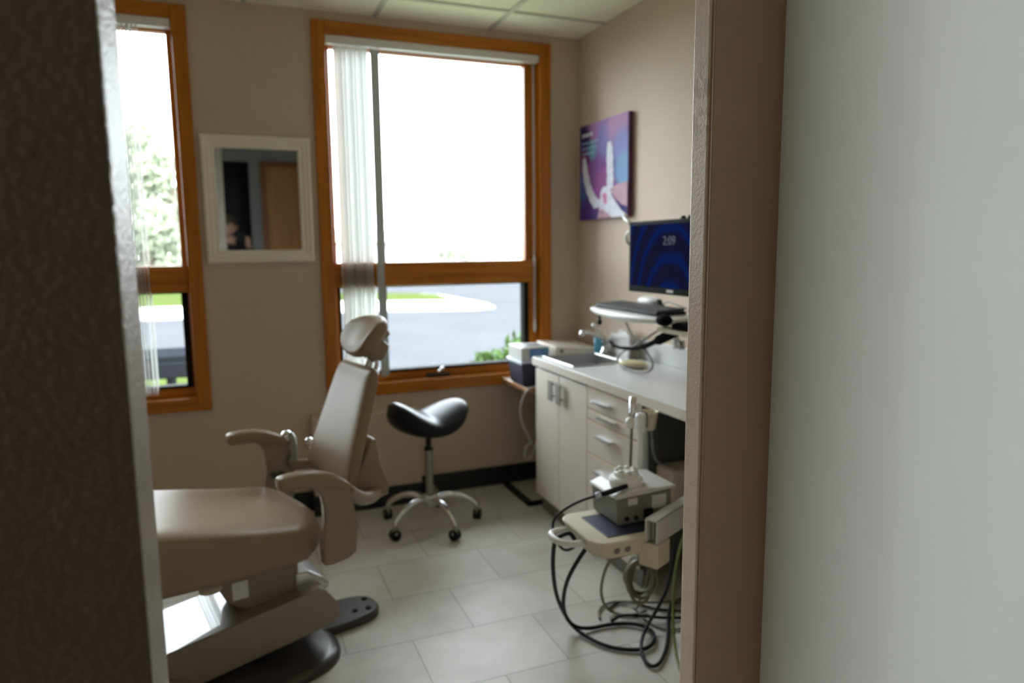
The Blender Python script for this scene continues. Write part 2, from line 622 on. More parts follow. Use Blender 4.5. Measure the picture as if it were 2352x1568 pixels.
mb = MB()
in2 = (W2[0] + CW - 0.012, W2[1] - CW + 0.012)
in1 = (W1[0] + CW - 0.012, W1[1] - CW + 0.012)
iz = (CZ0 + CW - 0.012, CZ1 - CW + 0.012)
for a, b in ((XL - 0.1, in1[0]), (in1[1], in2[0]), (in2[1], XR + 0.1)):
    mb.box((a, YB, 0), (b, YB + 0.15, H))
for a, b in (in1, in2):
    mb.box((a, YB, 0), (b, YB + 0.15, iz[0]))
    mb.box((a, YB, iz[1]), (b, YB + 0.15, H))
S(mb.done('wall_back', M_wall))
S(bx('wall_right', (XR, 1.0, 0), (XR + 0.1, YB + 0.1, H), M_wall))
S(bx('wall_left', (XL - 0.1, 0.69, 0), (XL, YB + 0.1, H), M_wall))
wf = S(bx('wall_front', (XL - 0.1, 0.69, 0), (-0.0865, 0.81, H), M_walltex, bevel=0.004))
wf.data.materials.append(M_hallshade)     # shade of the hall side, put into a darker brown
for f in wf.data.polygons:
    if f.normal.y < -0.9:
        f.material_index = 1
S(bx('wall_front_right', (0.835, 1.02, 0), (XR + 0.1, 1.12, H), M_wall))
# chased-out section under the large window and its baseboards
S(bx('wall_chase', (0.36, 3.69, 0.0), (0.935, YB + 0.01, 0.527), M_wall, bevel=0.004))
mb = MB().box((0.935, YB - 0.012, 0), (XR, YB + 0.01, 0.11)).box((XL, YB - 0.012, 0), (0.36, YB + 0.01, 0.11))
mb.box((0.35, 3.678, 0), (0.947, 3.70, 0.11)).box((0.935, 3.678, 0), (0.947, YB, 0.11))
S(mb.done('baseboard_back', M_base, bevel=0.002))
S(bx('baseboard_right', (XR - 0.012, 1.12, 0), (XR + 0.01, YB, 0.11), M_base))

# doorway pier: pale drywall edge with a brown board over its near face, then the hall's right wall
pier = S(bx('trim_1', (0.757, 0.999, 0), (0.95, 1.0425, H), M_pier, bevel=0.003))
S(bx('trim_board', (0.7605, 0.99, 0), (0.94, 1.0, H), M_brown, pier, bevel=0.0015))
S(bx('wall_hall_right', (0.906, -1.6, 0), (1.0, 0.995, H), M_wallpale))
hl = MB()
hl.box((-2.2, -1.65, 0), (-2.1, 0.05, H)).box((-2.2, 0.65, 0), (-2.1, 0.75, H)).box((-2.2, 0.05, 0), (-2.1, 0.65, 0.8)).box((-2.2, 0.05, 2.2), (-2.1, 0.65, H))
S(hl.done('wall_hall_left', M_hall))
w3 = empty('added_light_window', (-2.15, 0.35, 0.8), kind='structure')  # added unseen window that throws daylight on the hall's right wall
S(MB().box((-2.11, 0.0, 0.75), (-2.085, 0.05, 2.25)).box((-2.11, 0.65, 0.75), (-2.085, 0.69, 2.25)).box((-2.11, 0.05, 0.75), (-2.085, 0.65, 0.8)).box((-2.11, 0.05, 2.2), (-2.085, 0.65, 2.25)).done('casing', M_woodV, w3, 0.003))
S(bx('pane', (-2.155, 0.045, 0.795), (-2.15, 0.655, 2.205), M_glass, w3))
hw = MB()
DX0, DX1, DZ = 0.25, 0.90, 2.38
hw.box((-2.2, -1.12, 0), (-0.75, -1.0, H)).box((0.13, -1.12, 0), (1.0, -1.0, H)).box((-0.75, -1.12, DZ), (0.13, -1.0, H))
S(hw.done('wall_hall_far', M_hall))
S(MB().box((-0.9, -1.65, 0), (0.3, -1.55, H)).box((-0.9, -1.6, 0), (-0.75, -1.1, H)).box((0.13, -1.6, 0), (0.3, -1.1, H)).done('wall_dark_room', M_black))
d1 = empty('door_1', (0.67, -1.0, 0), kind='structure')
S(MB().box((DX0, -1.0, 0), (DX0 + 0.06, -0.975, DZ)).box((DX0 + 0.06, -1.0, DZ - 0.06), (0.906, -0.975, DZ)).done('door_frame', M_doorframe, d1, 0.003))
S(MB().box((DX0 + 0.06, -1.0, 0), (0.906, -0.985, DZ - 0.06)).done('door_panel', M_doorwood, d1))


# ------------------------------------------------------------------ windows
def window(name, x0, x1, crank_x):
    r = empty(name, ((x0 + x1) / 2, YB, CZ0), kind='structure')
    yf = YB - 0.02
    xi0, xi1, zi0, zi1 = x0 + CW, x1 - CW, CZ0 + CW, CZ1 - CW
    m = MB().box((x0, yf, CZ0), (xi0, YB + 0.001, CZ1)).box((xi1, yf, CZ0), (x1, YB + 0.001, CZ1))
    S(m.done('casing_side', M_woodV, r, 0.003))
    m = MB().box((xi0, yf, CZ0), (xi1, YB + 0.001, zi0)).box((xi0, yf, zi1), (xi1, YB + 0.001, CZ1))
    S(m.done('casing_rail', M_woodH, r, 0.003))
    # reveal lining
    m = MB().box((xi0 - 0.012, YB, zi0), (xi0, YB + 0.14, zi1)).box((xi1, YB, zi0), (xi1 + 0.012, YB + 0.14, zi1))
    S(m.done('jamb', M_woodV, r))
    m = MB().box((xi0 - 0.012, YB, zi0 - 0.012), (xi1 + 0.012, YB + 0.14, zi0)).box((xi0 - 0.012, YB, zi1), (xi1 + 0.012, YB + 0.14, zi1 + 0.012))
    S(m.done('sill', M_woodH, r))
    # sashes: upper fixed light, lower awning light
    gx0, gx1 = xi0 + 0.026, xi1 - 0.068
    if x0 < 0:
        gx0, gx1 = xi0 + 0.068, xi1 - 0.03
    y0, y1 = YB + 0.055, YB + 0.11
    m = MB().box((xi0, y0, zi0), (gx0, y1, zi1)).box((gx1, y0, zi0), (xi1, y1, zi1))
    S(m.done('sash_stile', M_woodV, r, 0.003))
    m = MB().box((gx0, y0, zi1 - 0.045), (gx1, y1, zi1)).box((gx0, y0, zi0), (gx1, y1, 0.715))
    m.box((xi0 + 0.003, YB + 0.03, 1.195), (xi1 - 0.003, y1, 1.325))
    S(m.done('sash_rail', M_woodH, r, 0.006))
    m = MB()
    for a, b in (((gx0, y0 - 0.004, 0.715), (gx0 + 0.012, y1, 1.20)), ((gx1 - 0.012, y0 - 0.004, 0.715), (gx1 + 0.018, y1, 1.20)), ((gx0, y0 - 0.004, 0.715), (gx1, y1, 0.728)), ((gx0, y0 - 0.004, 1.188), (gx1, y1, 1.20))):
        m.box(a, b)
    S(m.done('screen_frame', M_screenframe, r))
    S(bx('pane', (gx0 - 0.005, YB + 0.085, 1.32), (gx1 + 0.005, YB + 0.089, zi1 - 0.04), M_glass, r))
    S(bx('pane', (gx0 - 0.005, YB + 0.085, 0.71), (gx1 + 0.005, YB + 0.089, 1.20), M_glass, r))
    if crank_x is not None:
        m = MB().box((crank_x - 0.07, YB + 0.028, zi0 + 0.002), (crank_x + 0.07, YB + 0.055, zi0 + 0.022))
        ck = m.done('crank_base', M_darkbrown, r, 0.006)
        S(ck)
        m = MB().tube([(crank_x, YB + 0.03, zi0 + 0.018), (crank_x - 0.012, YB + 0.01, zi0 + 0.03), (crank_x + 0.012, YB - 0.005, zi0 + 0.052)], 0.007, smooth=1)
        m.sq((crank_x + 0.012, YB - 0.006, zi0 + 0.052), (0.011, 0.011, 0.014))
        S(m.done('crank_handle', M_chrome, ck, smooth=True))
    return r


window('window_2', W2[0], W2[1], 1.083)
window('window_1', W1[0], W1[1], None)


# ------------------------------------------------------------------ vertical blinds
def headrail(x0, x1, parent):
    m = MB().box((x0, YB - 0.008, 2.430), (x1, YB + 0.036, 2.470))
    m.box((x0, YB - 0.012, 2.444), (x1, YB - 0.006, 2.470))
    return m.done('headrail', M_white, parent, 0.003)


def vane(x, ang, zb, m, parent, wd=0.089, cy=YB + 0.012):
    """one hanging slat, slightly bowed across its width, with its hanger clip"""
    mb = MB()
    c, s = math.cos(ang), math.sin(ang)
    secs = []
    for z in (zb, 2.425):
        top = []
        bot = []
        for i in range(7):
            u = (i / 6 - 0.5) * wd
            v = 0.006 * (1 - (2 * i / 6 - 1) ** 2)
            top.append(Vector((x + u * c - v * s, cy + u * s + v * c, z)))
            bot.append(Vector((x + u * c - (v - 0.0012) * s, cy + u * s + (v - 0.0012) * c, z)))
        secs.append(top + bot[::-1])
    mb.loft(secs)
    return mb.done('vane', m, parent, smooth=False)


b2 = empty('vertical_blind', (1.11, YB, 2.45), 'vertical blind drawn to one side of the large window behind the dental chair', 'window blind')
headrail(W2[0] + CW + 0.003, W2[1] - CW - 0.003, b2)
for i in range(10):
    x = 0.572 + 0.0172 * i
    vane(x, R(66 + 3 * math.sin(i * 2.1)) if i < 10 else R(112), 0.70, M_vane, b2)
vane(0.772, R(40), 0.70, M_greyvane, b2, 0.075)
m = MB()
for x in (1.672, 1.680):
    m.tube([(x, YB + 0.018, 2.43), (x + 0.001, YB + 0.016, 1.6), (x, YB + 0.018, 0.98)], 0.0022, 6)
cord = m.done('cord', M_white, b2, smooth=True)
for z, hh in ((1.32, 0.035), (0.94, 0.045)):
    MB().sq((1.676, YB + 0.017, z), (0.009, 0.009, hh)).done('cord_weight', M_white, cord, smooth=True)

b1 = empty('vertical_blind', (-0.557, YB, 2.45), 'vertical blind with clear slats bunched at the window left of the mirror', 'window blind')
headrail(W1[0] + CW + 0.003, W1[1] - CW - 0.003, b1)
for i in range(5):
    vane(-0.352 - 0.016 * i, R(88 + 4 * i), 0.70, M_clearvane, b1, 0.075)
for x in (-0.327, -0.345, -0.363, -0.385):
    MB().box((x - 0.005, YB - 0.002, 2.405), (x + 0.005, YB + 0.012, 2.432)).done('hanger_clip', M_white, b1, 0.002)


# ------------------------------------------------------------------ wall mirror and canvas print
mz0, mz1, mx0, mx1 = 1.336, 1.954, -0.089, 0.421
mr = empty('wall_mirror', ((mx0 + mx1) / 2, YB - 0.004, (mz0 + mz1) / 2), 'white framed rectangular mirror hung between the two windows', 'mirror', rz=R(-0.9))
hx, hz = (mx1 - mx0) / 2, (mz1 - mz0) / 2
m = MB()
prof = [(0.0, 0.004), (0.0, -0.020), (0.012, -0.026), (0.020, -0.020), (0.030, -0.020), (0.046, -0.012), (0.056, -0.014), (0.062, -0.004), (0.062, 0.004)]
secs = []
for sx, sz in ((-1, -1), (1, -1), (1, 1), (-1, 1)):
    secs.append([Vector((sx * (hx - t), y, sz * (hz - t))) for t, y in prof])
m.loft(secs, cap=False, closed=True)
m.done('frame', M_trim, mr, 0.001, world=False)
MB().box((-hx + 0.055, -0.004, -hz + 0.055), (hx - 0.055, -0.001, hz - 0.055)).done('mirror_glass', M_mirror, mr, world=False)

pz0, pz1, py0, py1 = 1.549, 2.076, 3.172, 3.702
cp = empty('canvas_print', (XR, (py0 + py1) / 2, pz0), 'square purple canvas print of fingers holding clear aligners', 'picture')
m = MB().box((XR - 0.029, py0, pz0), (XR - 0.001, py1, pz1))
m.done('canvas', M_pside, cp, 0.002)


def onp(a, b, t):
    """picture-plane point: a across from the window side, b up, both 0..1"""
    return Vector((XR - 0.030 - t, py1 - a * (py1 - py0), pz0 + b * (pz1 - pz0)))


me = MB().box((XR - 0.0302, py0 + 0.001, pz0 + 0.001), (XR - 0.029, py1 - 0.001, pz1 - 0.001))
pf = me.done('printed_face', M_poster, None)
pf.parent = cp
pf.data.transform(Matrix.Translation(-cp.location))


def ribbon(pts, wd, mt, name, t=0.0008, n=None):
    P = [Vector((a, b)) for a, b in pts]
    for _ in range(2):
        Q = [P[0]]
        for i in range(len(P) - 1):
            Q += [P[i] * 0.75 + P[i + 1] * 0.25, P[i] * 0.25 + P[i + 1] * 0.75]
        P = Q + [P[-1]]
    lft, rgt = [], []
    for i, p in enumerate(P):
        d = (P[min(i + 1, len(P) - 1)] - P[max(i - 1, 0)]).normalized()
        nn = Vector((-d.y, d.x))
        k = i / (len(P) - 1)
        ww = wd * (0.45 + 0.55 * min(1, 4 * k, 4 * (1 - k))) * (1 + 0.12 * math.sin(k * 44))
        lft.append(p + nn * ww)
        rgt.append(p - nn * ww)
    mbx = MB()
    for i in range(len(P) - 1):
        q = [lft[i], lft[i + 1], rgt[i + 1], rgt[i]]
        mbx.prism([(v.x, v.y) for v in q], onp, 0.0, t)
    o = mbx.done(name, mt, None)
    o.parent = cp
    o.data.transform(Matrix.Translation(-cp.location))
    return o


def blob(poly, mt, name, t):
    o = MB().prism(poly, onp, 0, t).done(name, mt, None)
    o.parent = cp
    o.data.transform(Matrix.Translation(-cp.location))
    return o


ribbon([(0.10, 0.66), (0.13, 0.50), (0.19, 0.35), (0.27, 0.24), (0.36, 0.16), (0.45, 0.17)], 0.058, M_align, 'aligner_picture')
ribbon([(0.64, 0.76), (0.65, 0.62), (0.66, 0.45), (0.66, 0.32), (0.64, 0.24)], 0.062, M_align, 'aligner_picture', 0.0010)
blob([(0.66, 0.29), (0.80, 0.33), (0.995, 0.34), (0.995, 0.10), (0.88, 0.13), (0.74, 0.21)], M_pinkskin, 'finger_picture', 0.0011)
blob([(0.47, 0.28), (0.53, 0.33), (0.62, 0.31), (0.70, 0.22), (0.88, 0.07), (0.995, 0.02), (0.995, 0.005), (0.42, 0.005), (0.44, 0.10)], M_align, 'thumb_picture', 0.0014)
blob([(0.50, 0.24), (0.55, 0.27), (0.60, 0.24), (0.60, 0.16), (0.55, 0.14)], M_nail, 'nail_picture', 0.0020)
blob([(0.40, 0.005), (0.44, 0.09), (0.50, 0.10), (0.62, 0.05), (0.70, 0.005)], M_pinkskin, 'finger_picture', 0.0022)
for i, (a0, a1, b0, hh, mt) in enumerate(((0.06, 0.28, 0.875, 0.035, M_printwhite), (0.06, 0.42, 0.80, 0.02, M_printteal), (0.06, 0.38, 0.745, 0.02, M_printteal), (0.06, 0.32, 0.69, 0.02, M_printteal))):
    a = a0
    k = 0
    mbx = MB()
    while a < a1:
        wl = 0.05 + 0.03 * ((k * 7 + i * 3) % 3)
        e = min(a + wl, a1)
        mbx.prism([(a, b0), (e, b0), (e, b0 + hh), (a, b0 + hh)], onp, 0, 0.0009)
        a = e + 0.018
        k += 1
    o = mbx.done('printed_text', mt, None)
    o.parent = cp
    o.data.transform(Matrix.Translation(-cp.location))


# ------------------------------------------------------------------ dental chair (built in its own frame: s towards the head, -y = near side)
U = Vector((0.974, 0.225, 0)).normalized()
ch = empty('dental_chair', (0.0517, 2.47, 0), 'tan vinyl dental chair facing away from the white cabinets', 'dental chair', rz=math.atan2(U.y, U.x))


def c3(s, z, wv):
    return Vector((s, -wv, z))


def se(t, e):
    return math.copysign(abs(t) ** e, t)


# seat
def s_end(wv):
    return 0.185 - 1.15 * wv * wv


ztop = [(-1.15, 0.50), (-1.0, 0.545), (-0.75, 0.605), (-0.5, 0.622), (-0.35, 0.604), (-0.2, 0.575), (-0.06, 0.545), (0.05, 0.528), (0.19, 0.518)]
zbot = [(-1.15, 0.43), (-0.6, 0.43), (-0.4, 0.395), (-0.2, 0.392), (0.19, 0.405)]


def lerp(tb, x):
    for (a, b), (c, d) in zip(tb, tb[1:]):
        if x <= c:
            k = max(0, min(1, (x - a) / (c - a)))
            return b + (d - b) * k
    return tb[-1][1]


secs = []
NS = 40
for i in range(NS + 1):
    t = i / NS
    # gather stations toward the rounded ends
    k = 1.0
    if t > 0.94:
        k = max(0.0, 1 - ((t - 0.94) / 0.06) ** 2.6) ** (1 / 2.6)
    if t < 0.05:
        k = max(0.0, 1 - ((0.05 - t) / 0.05) ** 2.6) ** (1 / 2.6)
    k = max(k, 0.25)
    ring = []
    for j in range(36):
        th = 2 * math.pi * j / 36
        cx, sy = math.cos(th), math.sin(th)
        wv = 0.275 * se(cx, 0.30)
        s = -1.15 + t * (s_end(wv) + 1.15)
        zt, zb = lerp(ztop, s), lerp(zbot, s)
        zm = zb + (zt - zb) * 0.45
        if sy >= 0:
            z = zm + (zt - zm) * se(sy, 0.42) * k - 0.012 * sy * (1 - (wv / 0.275) ** 2) * k
        else:
            z = zm + (zm - zb) * se(sy, 0.3) * k
        ring.append(c3(s, z, wv))
    secs.append(ring)
MB().loft(secs).done('seat_cushion', M_vinyl, ch, smooth=True, world=False)

# backrest
bdir = Vector((0.343, 1.0)).normalized()
bnor = Vector((-bdir.y, bdir.x))


def bk(v, wv, t, L=0.425, base=(0.222, 0.590)):
    return c3(base[0] + bdir.x * L * v + bnor.x * t, base[1] + bdir.y * L * v + bnor.y * t, wv)


secs = []
for i in range(31):
    v = i / 30
    k = max(0.0, 1 - abs(2 * v - 1) ** 9) ** (1 / 3.0)
    k = max(k, 0.3)
    hw_ = (0.214 - 0.062 * v) * (0.80 + 0.20 * k)
    ring = []
    for j in range(32):
        th = 2 * math.pi * j / 32
        cx, sy = math.cos(th), math.sin(th)
        wv = hw_ * se(cx, 0.35)
        t = (0.028 * se(sy, 0.55)) * k
        if sy > 0:
            t -= 0.006 * sy * (1 - (wv / hw_) ** 2)
        ring.append(bk(v, wv, t - 0.026))
    secs.append(ring)
MB().loft(secs).done('backrest', M_vinyl, ch, smooth=True, world=False)
# moulded shell behind the backrest
poly = [(0.300, 0.62), (0.360, 0.742), (0.372, 0.735), (0.388, 0.645), (0.418, 0.562), (0.414, 0.525), (0.36, 0.514), (0.30, 0.524), (0.272, 0.55)]
MB().prism(poly, c3, -0.15, 0.15).done('backrest_shell', M_tan, ch, 0.014, world=False, seg=3)
# headrest
rot = Matrix.Rotation(R(30), 3, 'Y')
hr = MB()
secs = []
for i in range(25):
    wv = (i / 24 - 0.5) * 2
    k = max(0.0, 1 - abs(wv) ** 2.1) ** (1 / 2.1)
    k = max(k, 0.12)
    ring = []
    for j in range(28):
        th = 2 * math.pi * j / 28
        a = 0.090 * se(math.cos(th), 0.9) * (0.22 + 0.78 * k)
        t = 0.046 * se(math.sin(th), 0.9) * (0.3 + 0.7 * k)
        if math.sin(th) > 0:
            t -= 0.018 * math.sin(th) * (1 - wv * wv)
        t += 0.020 * wv * wv
        an = R(42)
        ds = math.sin(an) * a - math.cos(an) * t
        dz = math.cos(an) * a + math.sin(an) * t
        ring.append(c3(0.412 + ds, 1.085 + dz, wv * 0.125))
    secs.append(ring)
MB().loft(secs).done('headrest', M_vinyl, ch, smooth=True, world=False)
poly = [(0.425, 1.11), (0.488, 1.105), (0.497, 1.085), (0.468, 1.066), (0.492, 1.043), (0.466, 0.995), (0.43, 0.985), (0.405, 1.01)]
hb = MB().prism(poly, c3, -0.035, 0.035).done('headrest_bracket', M_tan, ch, 0.006, world=False)
MB().tube([c3(0.435, 1.03, 0.0), c3(0.42, 0.98, 0.0), c3(0.40, 0.93, 0.0)], 0.014, smooth=1).tube([c3(0.43, 1.0, 0.05), c3(0.428, 0.97, 0.05), c3(0.405, 0.93, 0.05)], 0.008, smooth=1).done('headrest_bar', M_chrome, ch, smooth=True, world=False)


# armrests
def arm(sd):
    path = [(-0.024, 0.697), (-0.014, 0.697), (0.04, 0.699), (0.10, 0.694), (0.15, 0.675), (0.19, 0.652), (0.205, 0.643)]
    P = [Vector((a, b)) for a, b in path]
    secs = []
    n = len(P)
    for i, p in enumerate(P):
        d = (P[min(i + 1, n - 1)] - P[max(i - 1, 0)]).normalized()
        nn = Vector((-d.y, d.x))
        k = (0.62, 0.98, 1.0, 1.0, 0.88, 0.62, 0.30)[i]
        ring = []
        for j in range(18):
            th = 2 * math.pi * j / 18
            a = 0.026 * se(math.sin(th), 0.8) * k
            ring.append(c3(p.x + nn.x * a, p.y + nn.y * a, sd * 0.312 + 0.036 * se(math.cos(th), 0.7) * (0.5 + 0.5 * k)))
        secs.append(ring)
    pad = MB().loft(secs).done('armrest', M_vinyl, ch, smooth=True, world=False, sub=1)
    poly = [(0.07, 0.672), (0.092, 0.658), (0.106, 0.638), (0.113, 0.605), (0.114, 0.56), (0.106, 0.52), (0.103, 0.46), (0.105, 0.408), (0.13, 0.406), (0.185, 0.414), (0.212, 0.43), (0.222, 0.52), (0.208, 0.60), (0.195, 0.66), (0.15, 0.678), (0.10, 0.695)]
    w0, w1 = (0.292, 0.336) if sd > 0 else (-0.336, -0.292)
    br = MB().prism(poly, c3, w0, w1).done('armrest_support', M_tan, ch, 0.008, world=False)
    if sd < 0:
        MB().tube([c3(0.205, 0.685, -0.30), c3(0.215, 0.66, -0.285), c3(0.215, 0.60, -0.275), c3(0.20, 0.575, -0.28)], 0.016, smooth=2).done('pivot_lever', M_greymet, br, smooth=True, world=False)
        MB().sq(c3(0.197, 0.675, -0.305), (0.022, 0.022, 0.026)).done('release_knob', M_chrome, br, smooth=True, world=False)
        MB().sq(c3(0.262, 0.655, -0.235), (0.018, 0.018, 0.022)).done('release_knob', M_chrome, br, smooth=True, world=False)
        MB().tube([c3(0.135, 0.535, -0.292), c3(0.135, 0.535, -0.284)], 0.012, 14).done('pivot_bolt', M_darkbrown, br, world=False)
        MB().tube([c3(0.165, 0.525, -0.292), c3(0.165, 0.525, -0.280)], 0.02, 14).done('pivot_bolt', M_darkbrown, br, world=False)
        MB().tube([c3(0.20, 0.565, -0.28), c3(0.27, 0.575, -0.22), c3(0.29, 0.59, -0.14)], 0.02, smooth=1).done('back_link', M_tan, br, smooth=True, world=False)
    else:
        MB().tube([c3(0.20, 0.63, 0.31), c3(0.26, 0.575, 0.26), c3(0.33, 0.545, 0.19), c3(0.38, 0.54, 0.13)], [0.022, 0.024, 0.024, 0.02], 12, smooth=2).done('back_link', M_tan, br, smooth=True, world=False)


arm(1)
arm(-1)
# under-seat casting, lift beam, base
poly = [(-0.20, 0.42), (-0.165, 0.31), (-0.138, 0.252), (-0.10, 0.222), (-0.025, 0.20), (0.05, 0.20), (0.10, 0.208), (0.10, 0.29), (0.10, 0.42)]
ms = MB().prism(poly, c3, -0.085, 0.085).done('seat_mount', M_tan, ch, 0.008, world=False)
lb = bx('rating_label', (-0.122, -0.0865, 0.258), (-0.072, -0.0855, 0.318), M_white, ms, world=False)
tag(lb, 'white rating label')
poly = [(0.08, 0.205), (0.15, 0.203), (0.20, 0.212), (0.205, 0.235), (0.175, 0.262), (0.13, 0.295), (0.08, 0.30)]
MB().prism(poly, c3, -0.10, 0.095).done('hinge_cover', M_steel, ch, 0.012, world=False, seg=3)
MB().tube([c3(0.0, 0.207, 0.07), c3(0.0, 0.207, 0.10)], 0.012, 12).done('hinge_bolt', M_chrome, ms, world=False)
MB().tube([c3(0.035, 0.212, 0.07), c3(0.035, 0.212, 0.10)], 0.016, 12).done('hinge_bolt', M_chrome, ms, world=False)
MB().lathe([(0.001, 0.316), (0.032, 0.318), (0.036, 0.325), (0.026, 0.338), (0.001, 0.345)], (-0.19, -0.10, 0.0), 20, sx=1.0, sy=0.8).done('seat_pivot_cap', M_cream, ch, smooth=True, world=False)
poly = [(-0.95, 0.075), (-0.90, 0.095), (-0.327, 0.180), (0.125, 0.244), (0.150, 0.246), (0.168, 0.236), (0.213, 0.173), (0.212, 0.13), (0.205, 0.117), (0.150, 0.100), (-0.223, 0.047), (-0.5, 0.036), (-0.95, 0.036)]
MB().prism(poly, c3, -0.15, 0.151).done('lift_arm', M_tangloss, ch, 0.006, world=False)
poly = [(-0.95, 0.035), (-0.95, 0.125), (-0.45, 0.125), (-0.36, 0.112), (-0.28, 0.075), (-0.245, 0.035)]
MB().prism(poly, c3, -0.178, 0.178).done('base_housing', M_tan, ch, 0.01, world=False, seg=3)
# floor plate: rounded foot both sides and a bolted tongue to the rear
pl = []
for j in range(40):
    th = 2 * math.pi * j / 40
    pl.append((-0.38 + 0.60 * se(math.cos(th), 0.45), 0.29 * se(math.sin(th), 0.5)))
mbp = MB()
mbp.loft([[Vector((-0.38 + (a + 0.38) * k, -b * k, z)) for a, b in pl] for k, z in ((1.0, 0.0), (1.0, 0.014), (0.98, 0.026), (0.93, 0.034))])
mbp.done('base_plate', M_darkbrown, ch, smooth=True, world=False)
pl = []
for j in range(40):
    th = 2 * math.pi * j / 40
    pl.append((0.22 + 0.215 * se(math.cos(th), 0.6), 0.05 + 0.095 * se(math.sin(th), 0.75)))
tp = MB().loft([[Vector((0.22 + (a - 0.22) * k, 0.05 + (b - 0.05) * k, z)) for a, b in pl] for k, z in ((1.0, 0.0), (1.0, 0.026), (0.97, 0.032))]).done('rear_foot', M_darkbrown, ch, world=False)
for a, b in ((0.335, 0.02), (0.40, 0.085), (0.385, 0.01)):
    MB().lathe([(0.011, 0.031), (0.011, 0.036), (0.008, 0.038)], (a, b, 0), 12).done('floor_bolt', M_black, tp, world=False)


# ------------------------------------------------------------------ saddle stool
sx, sy = 0.886, 3.348
st = empty('saddle_stool', (sx, sy, 0), 'black saddle stool on chrome five-star base with castors', 'stool')
secs = []
ca, sa = math.cos(R(14)), math.sin(R(14))
for i in range(25):
    r_ = 0.02 + 0.98 * i / 24
    ring = []
    for j in range(48):
        th = 2 * math.pi * j / 48
        u = r_ * se(math.cos(th), 0.85)
        v = r_ * se(math.sin(th), 0.85)
        X, Y = 0.205 * u, 0.17 * v
        zt = 0.578 + 0.092 * abs(u) ** 1.25 - 0.030 * v * v + 0.012 * v
        zt += (0.026 if u < 0 else -0.020) * abs(u) ** 1.4
        edge = (1 - r_ ** 6)
        zm = 0.535 + (0.060 if u < 0 else 0.080) * u * u - 0.018 * v * v
        z = zm + (zt - zm) * max(0.0, edge) ** 0.5
        ring.append(Vector((sx + X * ca - Y * sa, sy + X * sa + Y * ca, z)))
    secs.append(ring)
for i in range(23, -1, -1):
    r_ = 0.02 + 0.98 * i / 24
    ring = []
    for j in range(48):
        th = 2 * math.pi * j / 48
        u = r_ * se(math.cos(th), 0.85)
        v = r_ * se(math.sin(th), 0.85)
        X, Y = 0.205 * u, 0.17 * v
        zm = 0.535 + (0.060 if u < 0 else 0.080) * u * u - 0.018 * v * v
        zb = 0.478 + (0.045 if u < 0 else 0.085) * u * u
        z = zm - (zm - zb) * max(0.0, 1 - r_ ** 5) ** 0.5
        ring.append(Vector((sx + X * ca - Y * sa, sy + X * sa + Y * ca, z)))
    secs.append(ring)
MB().loft(secs).done('saddle_seat', M_blackvinyl, st, smooth=True)
MB().lathe([(0.021, 0.13), (0.021, 0.395), (0.017, 0.40)], (sx, sy, 0), 20).done('gas_column', M_greymet, st, smooth=False)
MB().lathe([(0.023, 0.393), (0.023, 0.404), (0.014, 0.405), (0.014, 0.50)], (sx, sy, 0), 20).done('column_collar', M_black, st)
MB().lathe([(0.03, 0.095), (0.04, 0.105), (0.042, 0.145), (0.034, 0.16), (0.022, 0.163)], (sx, sy, 0), 20).done('hub', M_chrome, st, smooth=True)
for k in range(5):
    a = R(211 + 72 * k)
    ux, uy = math.cos(a), math.sin(a)

    def P(r_, z):
        return Vector((sx + ux * r_, sy + uy * r_, z))
    lg = MB().tube([P(0.03, 0.135), P(0.08, 0.150), P(0.14, 0.145), P(0.20, 0.118), P(0.238, 0.088), P(0.246, 0.070)], [0.017, 0.016, 0.015, 0.014, 0.014, 0.014], 12, smooth=2).done('leg', M_chrome, st, smooth=True)
    c = P(0.246, 0.0)
    ta = a + R(70 + 40 * k)
    tv = Vector((math.cos(ta), math.sin(ta), 0))
    cs = MB()
    for sd in (-1, 1):
        q = Vector((c.x, c.y, 0.027)) + tv * (0.011 * sd)
        cs.tube([q - tv * 0.007, q + tv * 0.007], 0.027, 18)
    cst = cs.done('castor', M_black, lg, 0.002)
    hd = MB().tube([Vector((c.x, c.y, 0.03)), Vector((c.x, c.y, 0.075))], 0.009, 10)
    hd.sq((c.x, c.y, 0.036), (0.02, 0.02, 0.022))
    hd.done('castor_hood', M_greymet, lg, smooth=True)


# ------------------------------------------------------------------ counter run
Xf = 1.47
ct = empty('countertop', (1.7, 2.2, 0.79), 'pale laminate worktop with upstand running along the right wall', 'worktop')
m = MB()
sxa, sxb, sya, syb = 1.505, 1.80, 2.955, 3.285
m.box((1.455, 1.13, 0.79), (XR - 0.001, sya, 0.83))
m.box((1.455, syb, 0.79), (XR - 0.001, 3.34, 0.83))
m.box((1.455, sya, 0.79), (sxa, syb, 0.83))
m.box((sxb, sya, 0.79), (XR - 0.001, syb, 0.83))
m.done('top', M_counter, ct, 0.003)
bx('upstand', (XR - 0.022, 1.13, 0.83), (XR - 0.001, 3.34, 0.93), M_counter, ct, 0.003)
MB().box((1.4545, 1.13, 0.789), (1.4565, 3.3405, 0.826)).done('front_edge', M_offwhite, ct)

